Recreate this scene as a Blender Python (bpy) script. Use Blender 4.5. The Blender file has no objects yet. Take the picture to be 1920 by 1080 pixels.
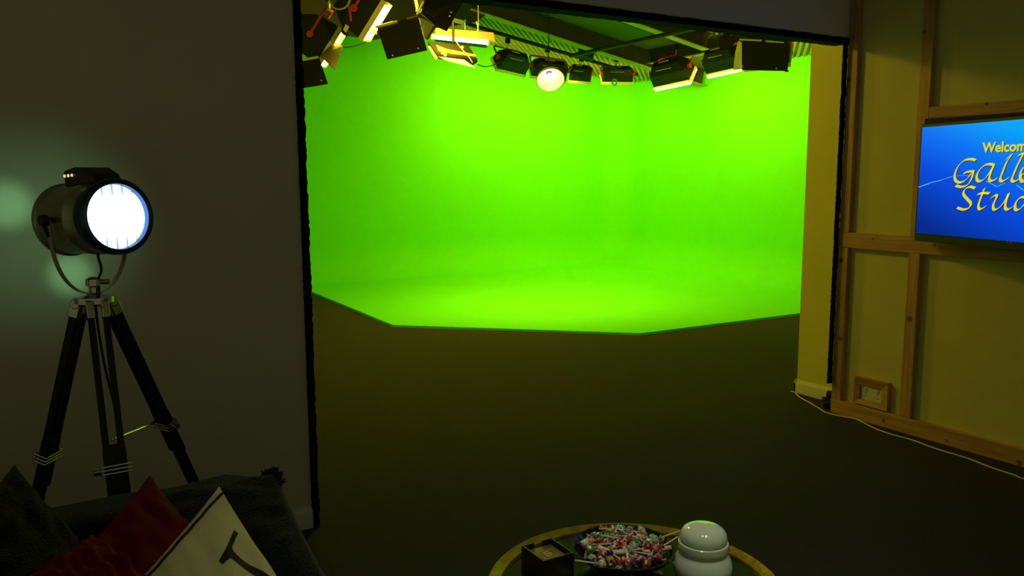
import bpy, bmesh, math, random
import numpy as np
from mathutils import Vector, Matrix
random.seed(7)
C = bpy.context.scene
COL = C.collection

# ------------------------------------------------------------------ camera, world, exposure
FPX = 1543.64; YAW = 0.533870; PITCH = 0.133567; ROLL = -0.003876; CAMH = 1.6
_f = Vector((math.sin(YAW)*math.cos(PITCH), math.cos(YAW)*math.cos(PITCH), -math.sin(PITCH)))
_r = Vector((math.cos(YAW), -math.sin(YAW), 0)); _u = _r.cross(_f)
CR = _r*math.cos(ROLL)+_u*math.sin(ROLL); CU = -_r*math.sin(ROLL)+_u*math.cos(ROLL); CF = _f
CAMP = Vector((0, 0, CAMH))
cam = bpy.data.objects.new('camera', bpy.data.cameras.new('camera')); COL.objects.link(cam)
cam.data.sensor_width = 36; cam.data.lens = FPX/1920*36; cam.data.clip_start = .05; cam.data.clip_end = 100
cam.matrix_world = Matrix(((CR.x, CU.x, -CF.x, 0), (CR.y, CU.y, -CF.y, 0), (CR.z, CU.z, -CF.z, CAMH), (0, 0, 0, 1)))
C.camera = cam
C.view_settings.view_transform = 'Standard'; C.view_settings.look = 'None'
C.view_settings.exposure = 0; C.view_settings.gamma = 1
try: C.view_settings.use_curve_mapping = False
except Exception: pass
w = bpy.data.worlds.new('World'); C.world = w; w.use_nodes = True
w.node_tree.nodes['Background'].inputs[0].default_value = (1.0, .97, .42, 1)
w.node_tree.nodes['Background'].inputs[1].default_value = .110
STUDIO = (1.0, .68, .045)          # warm colour of the studio lamps
LAMP_K = .53

def lamp(name, kind, loc, energy, col, size=.05, aim=None, cone=60, blend=1, parent=None):
    d = bpy.data.lights.new(name, kind); d.energy = energy; d.color = col; d.shadow_soft_size = size
    if kind == 'SPOT': d.spot_size = math.radians(cone); d.spot_blend = blend
    o = bpy.data.objects.new(name, d); COL.objects.link(o); loc = Vector(loc); o.location = loc
    if aim is not None: o.rotation_euler = (Vector(aim)-loc).to_track_quat('-Z', 'Y').to_euler()
    if parent: o.location = loc-worldloc(parent); o.parent = parent
    return o
# the dim downlights in the front room's ceiling
for q in ((1.15, 1.35, 3.06), (1.65, 1.15, 3.06), (1.3, .75, 3.06)):
    lamp('ceiling_downlight', 'SPOT', q, 27, (1, .95, .66), .04, aim=(q[0], q[1], 0), cone=72)

def rayd(x, y):
    v = CF*FPX+CR*(x-960)+CU*(540-y); return v.normalized()
def atx(x, y, X):
    v = rayd(x, y); return CAMP+v*((X-CAMP.x)/v.x)
def aty(x, y, Y):
    v = rayd(x, y); return CAMP+v*((Y-CAMP.y)/v.y)
def atz(x, y, Z):
    v = rayd(x, y); return CAMP+v*((Z-CAMP.z)/v.z)
def atd(x, y, d): return CAMP+rayd(x, y)*d

# ------------------------------------------------------------------ materials
MATS = {}
def nodes(name):
    m = bpy.data.materials.new(name); m.use_nodes = True
    nt = m.node_tree; return m, nt, nt.nodes['Principled BSDF']
def mat(name, col, rough=.6, metal=0, noise=0, scale=30, bump=0, bscale=None, coat=0, sheen=0, spec=.5, stretch=None, trans=0):
    if name in MATS: return MATS[name]
    m, nt, b = nodes(name)
    b.inputs['Base Color'].default_value = (*col, 1); b.inputs['Roughness'].default_value = rough
    b.inputs['Metallic'].default_value = metal; b.inputs['Coat Weight'].default_value = coat
    b.inputs['Sheen Weight'].default_value = sheen; b.inputs['Specular IOR Level'].default_value = spec
    b.inputs['Transmission Weight'].default_value = trans
    tc = nt.nodes.new('ShaderNodeTexCoord'); src = tc.outputs['Object']
    if stretch:
        mp = nt.nodes.new('ShaderNodeMapping'); mp.inputs['Scale'].default_value = stretch
        nt.links.new(src, mp.inputs[0]); src = mp.outputs[0]
    if noise:
        n = nt.nodes.new('ShaderNodeTexNoise'); n.inputs['Scale'].default_value = scale; n.inputs['Detail'].default_value = 6
        nt.links.new(src, n.inputs['Vector'])
        r = nt.nodes.new('ShaderNodeMapRange'); r.inputs[1].default_value = .3; r.inputs[2].default_value = .7
        r.inputs[3].default_value = 1-noise; r.inputs[4].default_value = 1+noise
        nt.links.new(n.outputs['Fac'], r.inputs[0])
        v = nt.nodes.new('ShaderNodeVectorMath'); v.operation = 'SCALE'; v.inputs[0].default_value = col
        nt.links.new(r.outputs[0], v.inputs['Scale']); nt.links.new(v.outputs[0], b.inputs['Base Color'])
    if bump:
        n2 = nt.nodes.new('ShaderNodeTexNoise'); n2.inputs['Scale'].default_value = bscale or scale; n2.inputs['Detail'].default_value = 4
        nt.links.new(src, n2.inputs['Vector'])
        bp = nt.nodes.new('ShaderNodeBump'); bp.inputs['Strength'].default_value = bump; bp.inputs['Distance'].default_value = .01
        nt.links.new(n2.outputs['Fac'], bp.inputs['Height']); nt.links.new(bp.outputs[0], b.inputs['Normal'])
    MATS[name] = m; return m
def emis(name, col, s):
    if name in MATS: return MATS[name]
    m, nt, b = nodes(name)
    b.inputs['Base Color'].default_value = (*[min(1, c) for c in col], 1); b.inputs['Emission Color'].default_value = (*col, 1)
    b.inputs['Emission Strength'].default_value = s; MATS[name] = m; return m
def pine(name, knots, axis):
    """pine board; knots = world points, axis = grain direction index"""
    m, nt, b = nodes(name); L = nt.links
    geo = nt.nodes.new('ShaderNodeNewGeometry')
    mp = nt.nodes.new('ShaderNodeMapping'); sc = [38, 38, 38]; sc[axis] = 2.2; mp.inputs['Scale'].default_value = sc
    L.new(geo.outputs['Position'], mp.inputs[0])
    n = nt.nodes.new('ShaderNodeTexNoise'); n.inputs['Scale'].default_value = 1; n.inputs['Detail'].default_value = 5; n.inputs['Distortion'].default_value = .6
    L.new(mp.outputs[0], n.inputs['Vector'])
    cr = nt.nodes.new('ShaderNodeValToRGB'); cr.color_ramp.elements[0].color = (.40, .21, .085, 1); cr.color_ramp.elements[1].color = (.60, .37, .17, 1)
    cr.color_ramp.elements[0].position = .3; cr.color_ramp.elements[1].position = .65
    L.new(n.outputs['Fac'], cr.inputs[0]); last = cr.outputs[0]
    for k in knots:
        vm = nt.nodes.new('ShaderNodeVectorMath'); vm.operation = 'DISTANCE'; vm.inputs[1].default_value = k[:3]
        L.new(geo.outputs['Position'], vm.inputs[0])
        mr = nt.nodes.new('ShaderNodeMapRange'); mr.interpolation_type = 'SMOOTHSTEP'
        mr.inputs[1].default_value = k[3]; mr.inputs[2].default_value = k[3]*.55; mr.inputs[3].default_value = 0; mr.inputs[4].default_value = .85
        L.new(vm.outputs['Value'], mr.inputs[0])
        mx = nt.nodes.new('ShaderNodeMix'); mx.data_type = 'RGBA'; mx.inputs[7].default_value = (.14, .055, .02, 1)
        L.new(mr.outputs[0], mx.inputs[0]); L.new(last, mx.inputs[6]); last = mx.outputs[2]
    L.new(last, b.inputs['Base Color']); b.inputs['Roughness'].default_value = .55
    return m

M_paint = mat('white wall paint', (.66, .63, .48), .75, noise=.03, scale=3, bump=.04, bscale=120)
M_yellow = mat('studio magnolia paint', (.66, .64, .16), .7, noise=.03, scale=3)
M_dark = mat('dark studio paint', (.03, .03, .03), .8)
M_green = mat('chroma green paint', (.122, .80, .010), .75, noise=.02, scale=1.5, spec=.2)
M_carpet = mat('charcoal carpet', (.046, .044, .058), .95, noise=.35, scale=260, bump=.8, bscale=320, spec=.15)
M_felt = mat('black felt edge', (.004, .004, .004), .95, noise=.3, scale=200, spec=.1)
M_black = mat('black enamel', (.011, .011, .010), .5, noise=.1, scale=20, spec=.3)
M_blackp = mat('black plastic', (.008, .008, .008), .4)
M_blackw = mat('black stained wood', (.006, .006, .006), .4, noise=.3, scale=20, stretch=(1, 1, .1), spec=.3)
M_chrome = mat('polished chrome', (.55, .55, .52), .22, 1)
M_steel = mat('brushed drum steel', (.34, .37, .31), .38, .75, noise=.08, scale=8, stretch=(1, 1, 12))
M_brass = mat('worn brass', (.50, .38, .07), .38, 1, noise=.25, scale=35, bump=.2, bscale=60)
M_red = mat('red yoke enamel', (.55, .035, .008), .4)
M_beam = mat('dark grey structural steel', (.026, .027, .026), .65, noise=.15, scale=5)
M_flange_lit = mat('pale lit flange steel', (.30, .32, .28), .6, noise=.12, scale=9)
M_sheet = mat('pale corrugated sheeting', (.36, .33, .22), .6, noise=.08, scale=6)
M_liner = mat('smooth grey liner panel', (.065, .08, .055), .7, noise=.08, scale=3)
M_trim = mat('white gloss trim', (.70, .70, .64), .35)
M_fabric = mat('charcoal plush throw', (.006, .011, .009), .95, noise=.35, scale=120, bump=.9, bscale=170, sheen=.15, spec=.1)
M_redf = mat('red cushion fabric', (.11, .001, .005), .9, noise=.12, scale=40, bump=.3, bscale=220, spec=.15)
M_cream = mat('cream cushion fabric', (.52, .50, .25), .9, noise=.06, scale=12, bump=.3, bscale=260, spec=.15)
M_ink = mat('black printed letter', (.004, .004, .005), .9)
M_ceramic = mat('glossy white ceramic', (.64, .76, .64), .12, coat=.6)
M_glassblk = mat('black glass tray', (.008, .009, .007), .12, noise=.3, scale=60)
M_white = mat('white plastic', (.72, .72, .68), .4)
M_cable = mat('white cable', (.75, .72, .55), .5)
M_refl = mat('pale reflector', (.75, .72, .55), .35, noise=.05, scale=10)

# ------------------------------------------------------------------ mesh helpers (world coordinates)
def box(bm, c, s, R=None):
    r = bmesh.ops.create_cube(bm, size=1)
    M = Matrix.Diagonal((s[0], s[1], s[2], 1)); M = (R.to_4x4() if R else Matrix.Identity(4)) @ M
    M = Matrix.Translation(c) @ M
    bmesh.ops.transform(bm, matrix=M, verts=r['verts']); return r['verts']
def bounds(bm, x0, x1, y0, y1, z0, z1): return box(bm, ((x0+x1)/2, (y0+y1)/2, (z0+z1)/2), (x1-x0, y1-y0, z1-z0))
def tube(bm, pts, r, seg=10, cap=True):
    pts = [Vector(p) for p in pts]; rings = []
    prev = None
    for i, p in enumerate(pts):
        if i == 0: t = pts[1]-p
        elif i == len(pts)-1: t = p-pts[i-1]
        else: t = (pts[i+1]-p).normalized()+(p-pts[i-1]).normalized()
        if t.length < 1e-9: t = Vector((0, 0, 1))
        t.normalize()
        if prev is None:
            a = Vector((0, 0, 1)) if abs(t.z) < .9 else Vector((1, 0, 0)); n = t.cross(a).normalized()
        else:
            n = (prev-t*prev.dot(t))
            n = n.normalized() if n.length > 1e-6 else t.orthogonal().normalized()
        prev = n; b = t.cross(n)
        rr = r[i] if isinstance(r, (list, tuple)) else r
        rings.append([bm.verts.new(p+(n*math.cos(2*math.pi*k/seg)+b*math.sin(2*math.pi*k/seg))*rr) for k in range(seg)])
    for a, c in zip(rings, rings[1:]):
        for k in range(seg): bm.faces.new((a[k], a[(k+1) % seg], c[(k+1) % seg], c[k]))
    if cap:
        bm.faces.new(rings[0][::-1]); bm.faces.new(rings[-1])
def frame_of(axis):
    z = Vector(axis).normalized(); x = z.orthogonal().normalized(); y = z.cross(x)
    return Matrix((x, y, z)).transposed()
def lathe(bm, prof, o, axis=(0, 0, 1), seg=40, wob=None):
    """prof = [(radius, height)]"""
    F = frame_of(axis); o = Vector(o); rings = []
    for (r, h) in prof:
        if r < 1e-5: rings.append([bm.verts.new(o+F @ Vector((0, 0, h)))])
        else:
            ring = []
            for k in range(seg):
                a = 2*math.pi*k/seg; q = r*(wob(a, h) if wob else 1)
                ring.append(bm.verts.new(o+F @ Vector((q*math.cos(a), q*math.sin(a), h))))
            rings.append(ring)
    for a, c in zip(rings, rings[1:]):
        for k in range(seg):
            k2 = (k+1) % seg
            if len(a) == 1 and len(c) == 1: continue
            if len(a) == 1: bm.faces.new((a[0], c[k2], c[k]))
            elif len(c) == 1: bm.faces.new((a[k], a[k2], c[0]))
            else: bm.faces.new((a[k], a[k2], c[k2], c[k]))
def slab(bm, pts, th, away=None):
    """closed slab from 3-4+ corner points, thickened along its normal"""
    pts = [Vector(p) for p in pts]; n = (pts[1]-pts[0]).cross(pts[-1]-pts[0]).normalized()
    if away is None: away = n*th
    a = [bm.verts.new(p) for p in pts]; b = [bm.verts.new(p+away) for p in pts]
    bm.faces.new(a); bm.faces.new(b[::-1])
    for i in range(len(pts)):
        j = (i+1) % len(pts); bm.faces.new((a[i], b[i], b[j], a[j]))
def smooth_path(pts, n=8):
    P = [Vector(p) for p in pts]; out = []
    for i in range(len(P)-1):
        p0 = P[max(i-1, 0)]; p1 = P[i]; p2 = P[i+1]; p3 = P[min(i+2, len(P)-1)]
        for k in range(n):
            t = k/n
            out.append(.5*((2*p1)+(p2-p0)*t+(2*p0-5*p1+4*p2-p3)*t*t+(3*p1-p0-3*p2+p3)*t**3))
    out.append(P[-1]); return out
B = bmesh.new
def worldloc(o):
    v = Vector((0, 0, 0))
    while o: v += o.location; o = o.parent
    return v
def obj(name, bm, m, parent=None, bevel=0, smooth=True, ang=35, seg=2):
    bmesh.ops.recalc_face_normals(bm, faces=bm.faces)
    if parent is None:
        lo = [min(v.co[i] for v in bm.verts) for i in range(3)]; hi = [max(v.co[i] for v in bm.verts) for i in range(3)]
        org = Vector(((lo[0]+hi[0])/2, (lo[1]+hi[1])/2, lo[2])); loc = org
    else: org = worldloc(parent); loc = Vector((0, 0, 0))
    bmesh.ops.translate(bm, verts=bm.verts, vec=-org)
    me = bpy.data.meshes.new(name); bm.to_mesh(me); bm.free()
    for x in (m if isinstance(m, list) else [m]): me.materials.append(x)
    if smooth:
        me.polygons.foreach_set('use_smooth', [True]*len(me.polygons))
        me.set_sharp_from_angle(angle=math.radians(ang))
    o = bpy.data.objects.new(name, me); COL.objects.link(o); o.location = loc
    if parent: o.parent = parent
    if bevel:
        bv = o.modifiers.new('bevel', 'BEVEL'); bv.width = bevel; bv.segments = seg; bv.limit_method = 'ANGLE'
    return o
def tag(o, label, cat, group=None):
    o['label'] = label; o['category'] = cat
    if group: o['group'] = group
    return o
def thing(name, loc, label, cat, group=None):
    o = bpy.data.objects.new(name, None); COL.objects.link(o); o.location = loc; o.empty_display_size = .1
    return tag(o, label, cat, group)
def struct(name, bm, m, **k):
    o = obj(name, bm, m, **k); o['kind'] = 'structure'; return o
def jbox(bm, x0, x1, y0, y1, z0, z1, axis, n, amp):
    """box cut along an axis with a slightly ragged surface"""
    lo = [x0, y0, z0]; hi = [x1, y1, z1]; o = [a for a in range(3) if a != axis]; rings = []
    for i in range(n+1):
        t = lo[axis]+(hi[axis]-lo[axis])*i/n; ring = []
        for (a, b) in ((0, 0), (1, 0), (1, 1), (0, 1)):
            p = [0, 0, 0]; p[axis] = t
            p[o[0]] = (hi if a else lo)[o[0]]+random.uniform(-amp, amp); p[o[1]] = (hi if b else lo)[o[1]]+random.uniform(-amp, amp)
            ring.append(bm.verts.new(p))
        rings.append(ring)
    for a, b in zip(rings, rings[1:]):
        for k in range(4): bm.faces.new((a[k], a[(k+1) % 4], b[(k+1) % 4], b[k]))
    bm.faces.new(rings[0]); bm.faces.new(rings[-1][::-1])

# ------------------------------------------------------------------ the setting
WX = 4.654; PX = 4.69; DY = 3.602
CX = 9.78; CY = 12.5; SL = .185; EAVE = 3.32
def zc(X): return EAVE+SL*(CX-X)
b = B(); bounds(b, -3.2, 10.0, -2.0, 12.8, -.05, 0); struct('floor', b, M_carpet, smooth=False)
# partition wall with the opening
b = B(); bounds(b, -3.2, 1.05, DY, DY+.095, 0, 3.1); bounds(b, 1.05, PX, DY, DY+.095, 2.481, 3.1); struct('wall_front', b, M_paint, smooth=False)
b = B(); bounds(b, PX, 5.0, -2.0, DY-.001, 0, 3.1); struct('wall_right', b, mat('magnolia room paint', (.64, .60, .26), .75, noise=.03, scale=3, bump=.04, bscale=120), smooth=False)
b = B(); bounds(b, 4.88, CX+.1, DY, 4.08, 0, 4.6); bounds(b, 1.0, 4.88, DY+.121, DY+.16, 2.6, 4.95); bounds(b, 0.85, 1.0, DY+.121, CY, 0, 5.0)
struct('wall_studio', b, M_yellow, smooth=False)
b = B(); bounds(b, -3.2, 5.0, -2.0, DY+.12, 3.1, 3.2); struct('ceiling', b, M_paint, smooth=False)
# baseboards
def skirt(bm, p, q, n, h=.095, t=.016):
    p = Vector(p); q = Vector(q); n = Vector(n)
    prof = [(0, 0), (t, 0), (t, h*.72), (t*.8, h*.82), (t*.45, h*.9), (t*.35, h), (0, h)]
    A = [bm.verts.new(p+n*a+Vector((0, 0, z))) for a, z in prof]; Bv = [bm.verts.new(q+n*a+Vector((0, 0, z))) for a, z in prof]
    for i in range(len(prof)):
        j = (i+1) % len(prof); bm.faces.new((A[i], A[j], Bv[j], Bv[i]))
    bm.faces.new(A); bm.faces.new(Bv[::-1])
b = B(); skirt(b, (-3.2, DY, 0), (1.05, DY, 0), (0, -1, 0), .1); struct('baseboard_left', b, M_trim)
b = B(); skirt(b, (4.88, DY+.001, 0), (4.88, 4.096, 0), (-1, 0, 0), .1, .018); skirt(b, (4.862, 4.08, 0), (9.7, 4.08, 0), (0, 1, 0), .1, .018); struct('baseboard_right', b, M_trim)
# black felt that lines the opening
b = B(); jbox(b, 1.051, 1.082, DY-.012, DY+.10, .0, 2.442, 2, 170, .0035); struct('trim_1', b, M_felt)
b = B(); jbox(b, 1.051, 4.655, DY-.010, DY+.10, 2.443, 2.480, 0, 120, .002); struct('trim_2', b, M_felt)
b = B(); jbox(b, 4.620, 4.652, DY-.004, DY+.012, .205, 2.442, 2, 150, .0018); struct('trim_3', b, M_felt)

# pine framework on the right wall (each board a thing of its own)
BG = 'pine battens framing the right wall'
def board(name, x0, x1, y0, y1, z0, z1, ax, knots, label):
    b = B(); bounds(b, x0, x1, y0, y1, z0, z1)
    return tag(obj(name, b, pine('pine '+label[:40], knots, ax), bevel=.003, smooth=False), label, 'batten', BG)
def kp(px, py, r): p = atx(px, py, WX); return (p.x, p.y, p.z, r)
board('pine_stud', WX, PX, 3.527, 3.60, .101, 1.131, 2, [kp(1577, 488, .022), kp(1576, 635, .022)], 'short pine stud between rail and skirting batten, beside the black-edged opening')
board('pine_stud', WX, PX, 3.527, 3.60, 1.233, 3.09, 2, [kp(1591, 150, .02), kp(1575, 412, .016)], 'tall pine stud above the rail, tight against the black edge of the opening')
board('pine_stud', WX, PX, 3.018, 3.092, .101, 1.131, 2, [kp(1706, 598, .024), kp(1691, 785, .022)], 'short pine stud below the television, right of the wall socket')
board('pine_stud', WX, PX, 3.018, 3.092, 1.233, 3.09, 2, [kp(1733, 60, .016)], 'tall pine stud running up behind the left edge of the television')
board('pine_rail', WX-.001, PX, -1.9, 3.601, 1.132, 1.232, 1, [kp(1637, 448, .012), kp(1753, 459, .016)], 'horizontal pine rail at waist height just under the television')
board('pine_rail', WX, PX, -1.9, 3.017, 1.935, 2.003, 1, [kp(1850, 194, .016)], 'horizontal pine rail just above the television')
board('skirting_batten', WX-.001, PX-.0005, -1.9, 3.601, 0, .10, 1, [kp(1657, 788, .018), kp(1775, 827, .012), kp(1912, 868, .02)], 'long pine batten along the floor at the foot of the right wall')

# wall socket in a mitred pine surround
t = thing('wall_socket', (PX, 3.31, .1), 'white double power socket in a square pine surround near the floor', 'socket')
pm = pine('pine socket surround', [], 1)
y0, y1, z0, z1 = 3.18, 3.43, .108, .29; a0, a1, c0, c1 = 3.232, 3.392, .142, .240
for P in (((y0, z1), (y1, z1), (a1, c1), (a0, c1)), ((y0, z0), (y1, z0), (a1, c0), (a0, c0)), ((y0, z0), (y0, z1), (a0, c1), (a0, c0)), ((y1, z0), (y1, z1), (a1, c1), (a1, c0))):
    b = B(); slab(b, [(PX-.034 if k < 2 else PX-.022, p[0], p[1]) for k, p in enumerate(P)], 0, away=Vector((.034, 0, 0)) if False else Vector((.0215, 0, 0)))
    for v in b.verts:
        if v.co.x > PX-.022+1e-4 or v.co.x > PX-.02: v.co.x = PX
    obj('surround', b, pm, t, bevel=.0015, smooth=False)
b = B(); bounds(b, PX-.010, PX, a0, a1, c0, c1); pl = obj('socket_plate', b, M_white, t, bevel=.002, smooth=False)
for yy in (3.355, 3.268):
    b = B(); bounds(b, PX-.015, PX-.010, yy-.008, yy+.008, .206, .224); obj('switch', b, M_white, pl, bevel=.001)
for yy in (3.352, 3.272):
    for (dy, dz, sy, sz) in ((0, .012, .004, .008), (-.011, -.010, .007, .004), (.011, -.010, .007, .004)):
        b = B(); bounds(b, PX-.0108, PX-.0098, yy+dy-sy/2, yy+dy+sy/2, .178+dz-sz/2, .178+dz+sz/2); obj('pin_hole', b, M_blackp, pl)
for yy in (3.385, 3.240): b = B(); tube(b, [(PX-.0108, yy, .19), (PX-.0098, yy, .19)], .0028, 12); obj('screw', b, M_chrome, pl)

# white cable along the right wall, black plug bundle
pts = [atz(x, y, .004) for x, y in ((1506, 731), (1497, 731), (1492, 735), (1500, 745), (1518, 755), (1535, 765), (1548, 773), (1570, 779), (1600, 784), (1612, 789), (1640, 803), (1670, 814), (1710, 825), (1760, 843), (1810, 858), (1860, 877), (1900, 890), (1930, 900))]+[Vector((4.60, y, .004)) for y in (1.9, 1.2, .4, -.4, -1.3)]
for i, p in enumerate(pts):
    if p.y < 3.6: p.x = min(p.x, WX-.008)
    elif p.x > 4.85: p.x = min(p.x, 4.852)
b = B(); tube(b, smooth_path(pts, 6), .0042, 8); tag(obj('white_cable', b, M_cable), 'thin white cable lying on the carpet along the foot of the right wall', 'cable')
t = thing('plug_bundle', (4.72, 3.75, 0), 'black plug and coiled lead on the carpet at the foot of the opening edge', 'plug')
b = B(); lathe(b, [(0, 0), (.028, 0), (.032, .02), (.026, .045), (0, .05)], (4.715, 3.675, .001), seg=20); obj('plug_body', b, M_blackp, t)
b = B(); tube(b, smooth_path([(4.725+.030*math.cos(a), 3.69+.03*math.sin(a), .055+.012*math.sin(a*.7)) for a in [i*.7 for i in range(22)]], 3), .0055, 8); obj('coiled_lead', b, M_blackp, t)
b = B(); lathe(b, [(0, 0), (.02, 0), (.022, .03), (.014, .05), (0, .052)], (4.725, 3.67, .075), seg=16); obj('cable_grip', b, M_blackp, t)

# ------------------------------------------------------------------ chroma studio: green cyclorama
R0 = .55; RC = .55; FZ = .025
path = []
for i in range(15): path.append((1.05+(CX-RC-1.05)*i/14, CY, 0, 1))            # point on wall line, inward normal computed
wall = [(1.05+(CX-RC-1.05)*i/20, CY, 0., -1.) for i in range(21)]
for i in range(1, 10):
    a = math.pi/2*i/10; wall.append((CX-RC+RC*math.sin(a), CY-RC+RC*math.cos(a), -math.sin(a), -math.cos(a)))
wall += [(CX, CY-RC-(CY-RC-6.42)*i/16, -1., 0.) for i in range(17)]
prof = []
for i in range(0, 11):
    a = math.pi/2*i/10; prof.append((R0-R0*math.sin(a), FZ+R0-R0*math.cos(a)))  # inward distance, height
b = B(); rows = []
for (x, y, nx, ny) in wall:
    k = 1.0
    ring = [b.verts.new((x+nx*d, y+ny*d, z)) for d, z in prof]
    for s in range(1, 5): ring.append(b.verts.new((x, y, FZ+R0+(zc(x)+.03-FZ-R0)*s/4)))
    rows.append(ring)
for A, D in zip(rows, rows[1:]):
    for k in range(len(A)-1): b.faces.new((A[k], D[k], D[k+1], A[k+1]))
cyc = struct('wall_green', b, M_green, ang=60)
sm = cyc.modifiers.new('thick', 'SOLIDIFY'); sm.thickness = .04; sm.offset = 1
cyc.modifiers.remove(sm)
b = B()
poly = [(9.78, 6.42), (5.32, 6.42), (3.35, 8.20), (3.42, 12.48), (9.78, 12.48)]
slab(b, [(x, y, 0.0) for x, y in poly], 0, away=Vector((0, 0, FZ))); struct('floor_green', b, M_green, smooth=False)
b = B(); slab(b, [(CX, 4.08, 0), (CX, 6.42, 0), (CX, 6.42, EAVE), (CX, 4.08, EAVE)], 0, away=Vector((.1, 0, 0))); struct('wall_back', b, M_yellow, smooth=False)
# corrugated roof sheeting, ribs running diagonally
b = B(); per = .080; amp = .022; NP = 8
x0, x1, y0, y1 = 1.0, CX+.1, DY+.13, CY+.05
D = Vector((math.sin(.8), math.cos(.8))); N = Vector((D.y, -D.x))
cs = [Vector((x, y)).dot(N) for x in (x0, x1) for y in (y0, y1)]
v = min(cs)+.01; prevp = None; i = 0
while v < max(cs)-.01:
    o2 = N*v; ts = []
    lo, hi = -1e9, 1e9
    for (o, d, a, c) in ((o2.x, D.x, x0, x1), (o2.y, D.y, y0, y1)):
        t0, t1 = (a-o)/d, (c-o)/d; lo = max(lo, min(t0, t1)); hi = min(hi, max(t0, t1))
    if hi > lo:
        ph = v/per % 1; h = amp*(1 if ph < .4 else -1 if .5 < ph < .9 else (1-(ph-.4)*20 if ph < .5 else -1+(ph-.9)*20))
        pr = []
        for tt in (lo, hi):
            q = o2+D*tt; pr.append(b.verts.new((q.x, q.y, zc(q.x)+h)))
        if prevp: b.faces.new((prevp[0], prevp[1], pr[1], pr[0]))
        prevp = pr
    i += 1; v = per*(i//8+[0, .4, .5, .9, .901, .902, .95, .96][i % 8]) if False else v+per/10
struct('ceiling_studio', b, M_sheet, smooth=False)

# steelwork under the roof
def ibeam(name, p, q, dep, wid, label, m=M_beam, cat='beam', group='steel beams under the studio roof'):
    """p,q: top centre line points"""
    p = Vector(p); q = Vector(q); d = (q-p).normalized(); s = d.cross(Vector((0, 0, 1))).normalized(); u = s.cross(d).normalized()
    t = thing(name, (p+q)/2-u*dep, label, cat, group)
    R = Matrix((s, d, u)).transposed(); L = (q-p).length; c = (p+q)/2
    b = B(); box(b, c-u*dep/2, (.02, L, dep-.03), R); obj('web', b, m, t, smooth=False)
    for k in (0, 1):
        b = B(); box(b, c-u*(.0075+k*(dep-.015)), (wid, L, .015), R); obj('flange', b, m if k == 0 else M_flange_lit, t, smooth=False)  # underside flange paler: light from the green floor put into its colour
    return t
ybm = 10.25
ibeam('roof_rafter', (1.2, ybm, zc(1.2)-.03), (9.7, ybm, zc(9.7)-.03), .25, .16, 'long dark steel rafter crossing the top of the opening diagonally above the row of lights')
t = thing('rafter_haunch', (4.5, ybm, 3.6), 'deep dark steel haunch plate at the left end of the long rafter', 'beam')
b = B(); hp = [aty(893, 41, ybm-.02), aty(917, 24, ybm-.02)]
pp = [Vector((hp[0].x, ybm-.02, hp[0].z)), Vector((hp[1].x, ybm-.02, hp[1].z)), Vector((1.2, ybm-.02, zc(1.2)-.3)), Vector((1.2, ybm-.02, hp[0].z-.1)), aty(700, 75, ybm-.02)]
slab(b, pp, 0, away=Vector((0, .03, 0))); obj('haunch_plate', b, M_beam, t, smooth=False)
ibeam('roof_purlin', (8.5, 4.2, zc(8.5)-.03), (8.5, 10.15, zc(8.5)-.03), .2, .12, 'dark steel purlin running away to the right end of the long rafter')
p = aty(1250, 58, 8.9)
ibeam('roof_rafter', (1.2, 8.75, zc(1.2)-.03), (8.35, 8.75, zc(8.35)-.03), .22, .14, 'dark steel rafter nearer the opening, partly hidden by the black header')
# smooth liner strips beside the rafter
for (ya, yb2, lab) in ((10.36, 10.85, 'smooth grey liner strip behind the long rafter'), (9.45, 10.14, 'smooth grey liner strip in front of the long rafter')):
    b = B(); a = Vector((1.2, ya, zc(1.2)-.02)); c = Vector((9.6, ya, zc(9.6)-.02))
    slab(b, [a, c, c+Vector((0, yb2-ya, 0)), a+Vector((0, yb2-ya, 0))], 0, away=Vector((0, 0, -.012))); tag(obj('liner_strip', b, M_liner, smooth=False), lab, 'ceiling panel', 'liner strips under the studio roof')
# lighting pipe
PY = 10.8
b = B(); tube(b, [aty(800, 22, PY), aty(1195, 140, PY)], .028, 12); tag(obj('lighting_pipe', b, M_black), 'slim black lighting pipe the row of red-yoked lights hangs from', 'pipe')
b = B(); tube(b, [(2.2, 7.6, 3.42), (6.2, 7.6, 3.42)], .028, 12); tag(obj('lighting_pipe', b, M_black), 'black lighting pipe above the big barn-door lamps at the top left', 'pipe')
b = B(); tube(b, [(6.62, 4.3, 3.25), (6.62, 9.6, 3.25)], .028, 12); tag(obj('lighting_pipe', b, M_black), 'black lighting pipe above the barn-door lamp at the top right', 'pipe')

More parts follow.
